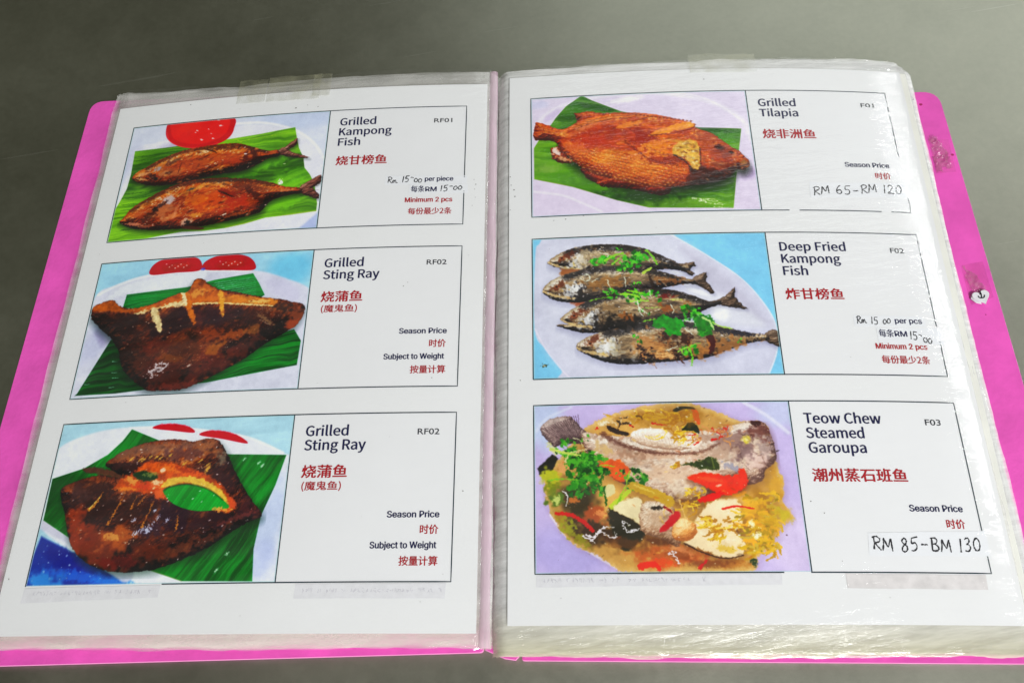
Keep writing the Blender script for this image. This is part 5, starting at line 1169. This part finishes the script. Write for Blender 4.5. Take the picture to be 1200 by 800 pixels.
def build_entry(s, k, label, picf):
    off = -k * PITCH; root = sheets[s]
    vs, fs, _ = grid(s, 0, 189, -CH + off, off, 20, 8, lambda u, v, a, b: zs(s, u / 1000, v / 1000) + LIFT['panel'])
    e = mesh_obj('menu_entry', vs, fs, M['panel'], root); e['label'] = label
    P = picf(); img = P.image('dish_print_%s' % picf.__name__[4:]); photo_mesh(s, e, off, img)['label'] = PHOTO_LABEL[(s, k)]
    vs, fs = ribbon_mesh(s, FRAME[(s, k)], .5, LIFT['frame'], off); mesh_obj('frame_line', vs, fs, M['frame'], e)
    vs, fs = ribbon_mesh(s, [[(DIV, 0), (DIV, -CH)]], .5, LIFT['frame'] + .00001, off); mesh_obj('divider_line', vs, fs, M['frame'], e)
    T = lambda body, a, b, v: letter(s, e, 'dish_name', body, F_HUM, a, b, v, 4.75, M['navy'], .18, off)
    C = lambda body, a, b, v, h=5.9: letter(s, e, 'chinese_dish_name', body, F_HUM, a, b, v, h, M['red'], .19, off, cjk=True)
    S = lambda body, a, b, v, m='navy', h=2.75, nm='price_text': letter(s, e, nm, body, F_SANS, a, b, v, h, M[m], .15, off)
    K = lambda body, a, b, v, m='red', h=4.0, nm='chinese_price_text': letter(s, e, nm, body, F_HUM, a, b, v, h, M[m], .10, off, cjk=True)
    code = lambda body, a, b, v: letter(s, e, 'item_code', body, None, a, b, v, 2.7, M['black'], .05, off)
    patch = lambda p: flat(s, e, 'price_patch', p, M['patch'], 'patch', off)
    if (s, k) == (0, 0):
        T('Grilled', 120.6, 140.1, -10.4); T('Kampong', 120.6, 149, -17.1); T('Fish', 120.6, 132.4, -23.9); code('RF01', 171.8, 181.5, -10.7)
        C('烧甘榜鱼', 120.5, 147.6, -36.6)
        patch([(147.5, -50.3), (190.3, -50.3), (190.5, -45.6), (148, -44.6)]); patch([(160.5, -56.2), (191, -56.2), (191, -50.6), (160.7, -50.6)])
        S('per piece', 168.6, 183.2, -48.5); K('每条', 161.6, 168.6, -55.2, 'navy'); S('RM', 169.1, 174.8, -54.9)
        hand(s, e, 'Rm 15~oo', 148.8, -49.0, 167.2, -49.1, 3.7, .46, off, 3); hand(s, e, '15~oo', 176.6, -54.8, 188.2, -54.4, 3.6, .46, off, 4)
        S('Minimum 2 pcs', 158.9, 183.1, -61.3, 'red'); K('每份最少2条', 160.8, 183, -68.8)
    elif (s, k) in ((0, 1), (0, 2)):
        T('Grilled', 120.6, 140.1, -10.4); T('Sting Ray', 120.6, 148.5, -17.1); code('RF02', 171.8, 181.6, -10.4)
        C('烧蒲鱼', 120.6, 141, -29.9); letter(s, e, 'chinese_dish_name', '(魔鬼鱼)', F_HUM, 121.2, 138.9, -36.0, 4.5, M['red'], .09, off, cjk=True)
        S('Season Price', 160.4, 183, -47.9); K('时价', 175, 182.8, -55.1); S('Subject to Weight', 153.8, 182.2, -61.1); K('按量计算', 166.6, 183, -68.4)
    elif (s, k) == (1, 0):
        T('Grilled', 120.2, 139.7, -10.5); T('Tilapia', 120.2, 140.2, -17.2); code('F01', 174.5, 181.4, -10.2); C('烧非洲鱼', 120.3, 147.6, -31.3)
        S('Season Price', 160, 182.8, -48.5); K('时价', 174.6, 182.5, -55.6)
        patch([(139.5, -67.6), (190.5, -66), (190.6, -57.6), (140, -58.6)])
        hand(s, e, 'RM 65-RM 120', 141, -66.0, 187.2, -63.6, 5.2, .50, off, 5)
    elif (s, k) == (1, 1):
        T('Deep Fried', 120.5, 152.3, -10.4); T('Kampong', 120.6, 148.8, -17.1); T('Fish', 120.6, 132.2, -23.8); code('F02', 174.3, 181, -10.8); C('炸甘榜鱼', 120.2, 147.5, -36.8)
        patch([(150, -50.6), (184, -50.2), (184, -44.9), (150.3, -45)]); patch([(160, -58.6), (190.8, -59.2), (190.6, -50.8), (160, -51.2)])
        S('per pcs', 169.6, 182.3, -48.7); K('每条', 160.9, 167.8, -55.9, 'navy'); S('RM', 168.3, 174, -55.5)
        hand(s, e, 'Rm 15 oo', 151.2, -49.4, 167.6, -49.2, 3.8, .46, off, 6); hand(s, e, '15~oo', 175.1, -57.0, 185.4, -58.6, 4.2, .48, off, 7)
        S('Minimum 2 pcs', 158.3, 182.3, -61.9, 'red'); K('每份最少2条', 160, 182.3, -69.2)
    else:
        T('Teow Chew', 120.2, 154.2, -10.5); T('Steamed', 120.3, 145.6, -17.3); T('Garoupa', 120.5, 145.5, -24.0); code('F03', 174, 181, -10.9); C('潮州蒸石班鱼', 120.4, 161.2, -36.9)
        S('Season Price', 159.6, 182.5, -49.5); K('时价', 174.3, 182.2, -56.7)
        patch([(139, -68.2), (190.4, -68), (190.4, -57.4), (140, -58.8)])
        hand(s, e, 'RM 85-BM 130', 140.8, -66.2, 187.6, -66.4, 5.6, .58, off, 8)
    return e
for a in ENT: build_entry(*a)

# old strips of paper pasted below the lowest entries, their print showing faintly through
def strip(s, pts, m, txt, u0, u1, v, h=2.0):
    o = flat(s, sheets[s], 'pasted_strip', pts, m, .00009, 0, int(abs(u0)))
    if txt:                                          # illegible show-through
        r = np.random.RandomState(int(abs(u0) * 7) + s); L = []
        x = u0
        while x < u1:
            if r.rand() < .8:
                for _ in range(3): L.append([(x + r.rand() * 1.4, v + r.rand() * h), (x + r.rand() * 1.6, v + r.rand() * h)])
            x += 1.7
        vs, fs = ribbon_mesh(s, L, .28, .000115, 0, 3.0); mesh_obj('faded_text', vs, fs, M['ghost'], o)
    return o
B = -2 * PITCH - CH
strip(0, [(-.6, B - 7.0), (63.2, B - 5.6), (63.6, B - .4), (-.2, B - .6)], M['strip'], '1234567890123456789', 4, 60, B - 4)
strip(0, [(123, B - 6.6), (186.6, B - 6.8), (187, B - .6), (123.2, B - .6)], M['strip'], '12345678901234567890', 126, 184, B - 4.4)
strip(1, [(.5, B - 5.4), (101.6, B - 5), (102, B - .5), (.6, B - .6)], M['strip'], '1234567890123456789012', 3, 70, B - 3.6)
strip(1, [(128, B - 6.4), (186.2, B - 6.6), (186.5, B - .7), (128, B - .6)], M['strip_dirty'], '', 0, 0, 0)
# ------------------------------------------------------------------ small things on the book
# dirt specks on the sheets
def specks():
    r = np.random.RandomState(12)
    for s in (0, 1):
        vs, fs = [], []
        if s == 0:
            spots = [(32, 12.3, .5), (94.5, 3.5, .7), (101, 5, .4), (107, 3.4, .5), (62, 6, .3), (194, -48, .35), (195, -51, .5), (194.5, -54, .35), (195, -59, .3), (193.5, -64, .35), (161, -110, .4), (163, -108, .3), (177, -158.5, .35), (193, -212, .4), (-9, -247, .5), (30, -166, .3)]
        else:
            spots = [(-11, -50, .5), (-10.5, -55, .4), (-9, -58, .6), (-8.6, -62, .5), (-11, -70, .4), (17, -77, .5), (26, -75.4, .5), (11, -77.5, .4), (93, 8, .5), (-6, -163, .4), (118, -221, .45), (123, -226, .4), (195, 7, .35)]
        for _ in range(34):
            spots.append((-9 + 206 * r.rand(), -268 + 280 * r.rand(), .10 + .16 * r.rand()))
        for u, v, q in spots:
            n0 = len(vs); n = 6; a0 = r.rand() * 6
            for i in range(n):
                a = a0 + i / n * 6.283; rr = q * .5 * (.6 + .7 * r.rand())
                vs.append(pp(s, u + rr * math.cos(a) * 1.4, v + rr * math.sin(a), .00022))
            vs.append(pp(s, u, v, .00030)); fs += [(n0 + i, n0 + (i + 1) % n, n0 + n) for i in range(n)]
        o = mesh_obj('dirt_specks', vs, fs, M['dirt'], sheets[s]); o['kind'] = 'stuff'
specks()

# clear tape mending the upper borders of the sleeves
def tape(s, u0, u1, v0, v1, lift, name='tape_strip', m=None, label=None):
    nu, nv = 14, 6
    def fz(u, v, a, b):
        return edge_z(s, u, v, 1.0) + lift + .00015 * math.sin(a * 14 + b * 3)
    def jit(u, v, a, b):
        return u + wob(b, 7, 5) * .3, v + wob(a, 9, 6) * (.5 if b > .9 else .1)
    vs, fs, _ = grid(s, u0, u1, v0, v1, nu, nv, fz, jit)
    o = mesh_obj(name, vs, fs, m or M['tape'], book, True)
    if label: o['label'] = label
    return o
tape(0, 59.5, 76, 9, 26.4, .0004, label='yellowed tape over the top border of the left sleeves')
tape(0, 76.8, 107, 8.5, 26.8, .0006, label='yellowed tape with a seam on the left sleeves')
tape(0, 103, 113, 10, 26.6, .0009, label='narrow tape end on the left sleeves')
tape(1, 86, 122, 12, 25.6, .0005, label='yellowed tape over the top border of the right sleeves')

# darker tape rectangles and torn scraps on the right cover board
def cover_quad(name, pts, z, m, label=None, th=.00012):
    p = [Vector((x / 1000, y / 1000)) for x, y in pts]
    return slab(name, p, z, z + th, m, book, None, label, .00003)
cover_quad('tape_patch', [(217, 37), (226.5, 34), (223, 14), (213, 15)], .00285, M['tape_pink'], 'clear tape rectangle near the top of the right pink cover')
cover_quad('tape_patch', [(205, -38.5), (216, -38.5), (213.6, -58), (202, -60)], .00285, M['tape_pink'], 'clear tape rectangle halfway down the right pink cover')

def crumple(name, outline, z, hgt, m, seed, n=16, label=None):
    """a crumpled scrap of tape: a folded little sheet cut to an outline"""
    r = np.random.RandomState(seed)
    pts = [Vector((x / 1000, y / 1000)) for x, y in outline]
    x0 = min(p.x for p in pts); x1 = max(p.x for p in pts); y0 = min(p.y for p in pts); y1 = max(p.y for p in pts)
    def inside(q):
        c = False
        for i in range(len(pts)):
            a, b = pts[i], pts[(i + 1) % len(pts)]
            if (a.y > q[1]) != (b.y > q[1]) and q[0] < (b.x - a.x) * (q[1] - a.y) / (b.y - a.y) + a.x: c = not c
        return c
    idx, vs, fs = {}, [], []
    def key(i, j):
        if (i, j) not in idx:
            x = x0 + (x1 - x0) * (i / n) + (r.rand() - .5) * (x1 - x0) / n * .6; y = y0 + (y1 - y0) * (j / (n * 2)) + (r.rand() - .5) * (y1 - y0) / n * .3
            idx[(i, j)] = len(vs); vs.append((x, y, z + hgt * (r.rand() ** 1.5)))
        return idx[(i, j)]
    for j in range(n * 2):
        for i in range(n):
            cx = x0 + (x1 - x0) * (i + .5) / n; cy = y0 + (y1 - y0) * (j + .5) / (n * 2)
            if inside((cx, cy)):
                a, b, c, d = key(i, j), key(i + 1, j), key(i + 1, j + 1), key(i, j + 1)
                fs += [(a, b, c), (a, c, d)]
    vs = [(*low(x, y), z_ + TABLE_Z) for x, y, z_ in vs]
    o = mesh_obj(name, vs, fs, m, book)
    if label: o['label'] = label
    return o
crumple('torn_tape_scrap', [(217, 37.5), (219, 38.2), (220.8, 36.4), (221.6, 31), (223, 26), (222.6, 21), (221.8, 17), (219, 16), (217.5, 19), (216, 15), (213.4, 15), (214.5, 22), (216, 30)], .0030, .0016, M['crumple'], 3, 9,
        'crumpled torn tape near the top of the right pink cover')
crumple('torn_tape_scrap', [(206.2, -39), (207.2, -42), (210, -46), (211.4, -51), (211, -56), (206, -57), (204.8, -50), (205.2, -45)], .0030, .0010, M['crumple'], 8, 7,
        'torn tape ending in a white heart')

def heart():
    c = Vector((.2074, -.0572)); pts = []
    rs_ = np.random.RandomState(2)
    for i in range(40):
        t = i / 40 * 6.283
        x = 16 * math.sin(t) ** 3; y = 13 * math.cos(t) - 5 * math.cos(2 * t) - 2 * math.cos(3 * t) - math.cos(4 * t)
        a = .12; x, y = x * math.cos(a) - y * math.sin(a), x * math.sin(a) + y * math.cos(a)
        k = 1 + .05 * rs_.rand()
        pts.append(c + Vector((x * .255e-3 * k, y * .25e-3 * k)))
    o = slab('heart_sticker', pts, .0040, .0046, M['white'], book, None, 'white heart sticker with a black hook mark on the pink cover', .00015)
    lobes = slab('torn_edge', [Vector((p[0] / 1000, p[1] / 1000)) for p in [(203.2, -55.6), (205.2, -54.6), (206.2, -57), (206.4, -60.6), (204.2, -59.6), (203.4, -58.4), (202.6, -57)]], .0034, .0039, M['white'], o, None, None, .0001)
    L = [[(207.6, -54.2), (207.5, -56.2), (206.9, -57.8), (206.0, -57.4), (205.9, -56.6)], [(206.9, -57.9), (208.2, -57.8), (208.9, -56.6)], [(206.8, -55.9), (207.9, -55.7)]]
    vs, fs = [], []
    for ln in L:
        q = spline(ln, 5, False); n0 = len(vs)
        for i in range(len(q)):
            a = q[max(i - 1, 0)]; b = q[min(i + 1, len(q) - 1)]; d = b - a; d = d / (np.hypot(*d) + 1e-9); w = .32
            vs += [((q[i][0] - d[1] * w) / 1000, (q[i][1] + d[0] * w) / 1000, .00465), ((q[i][0] + d[1] * w) / 1000, (q[i][1] - d[0] * w) / 1000, .00465)]
        fs += [(n0 + 2 * i, n0 + 2 * i + 1, n0 + 2 * i + 3, n0 + 2 * i + 2) for i in range(len(q) - 1)]
    vs = [(*low(x, y), z_ + TABLE_Z) for x, y, z_ in vs]
    mesh_obj('hook_mark', vs, fs, M['black'], o)
heart()

# stains on the right cover
def cover_stain(x, y, r_, seed):
    r = np.random.RandomState(seed); pts = [Vector(((x + r_ * (.6 + .6 * r.rand()) * math.cos(i / 9 * 6.283)) / 1000, (y + r_ * .8 * (.6 + .6 * r.rand()) * math.sin(i / 9 * 6.283)) / 1000)) for i in range(9)]
    slab('stain', pts, .0028, .00287, M['stain'], book, None, None, .00002)
M['stain'] = simple('brown_stain', (168, 34, 96), .6, .3, .1)
cover_stain(221.0, 59.0, 1.1, 1); cover_stain(225, 24.5, .9, 2); cover_stain(206.6, -66, .4, 3)
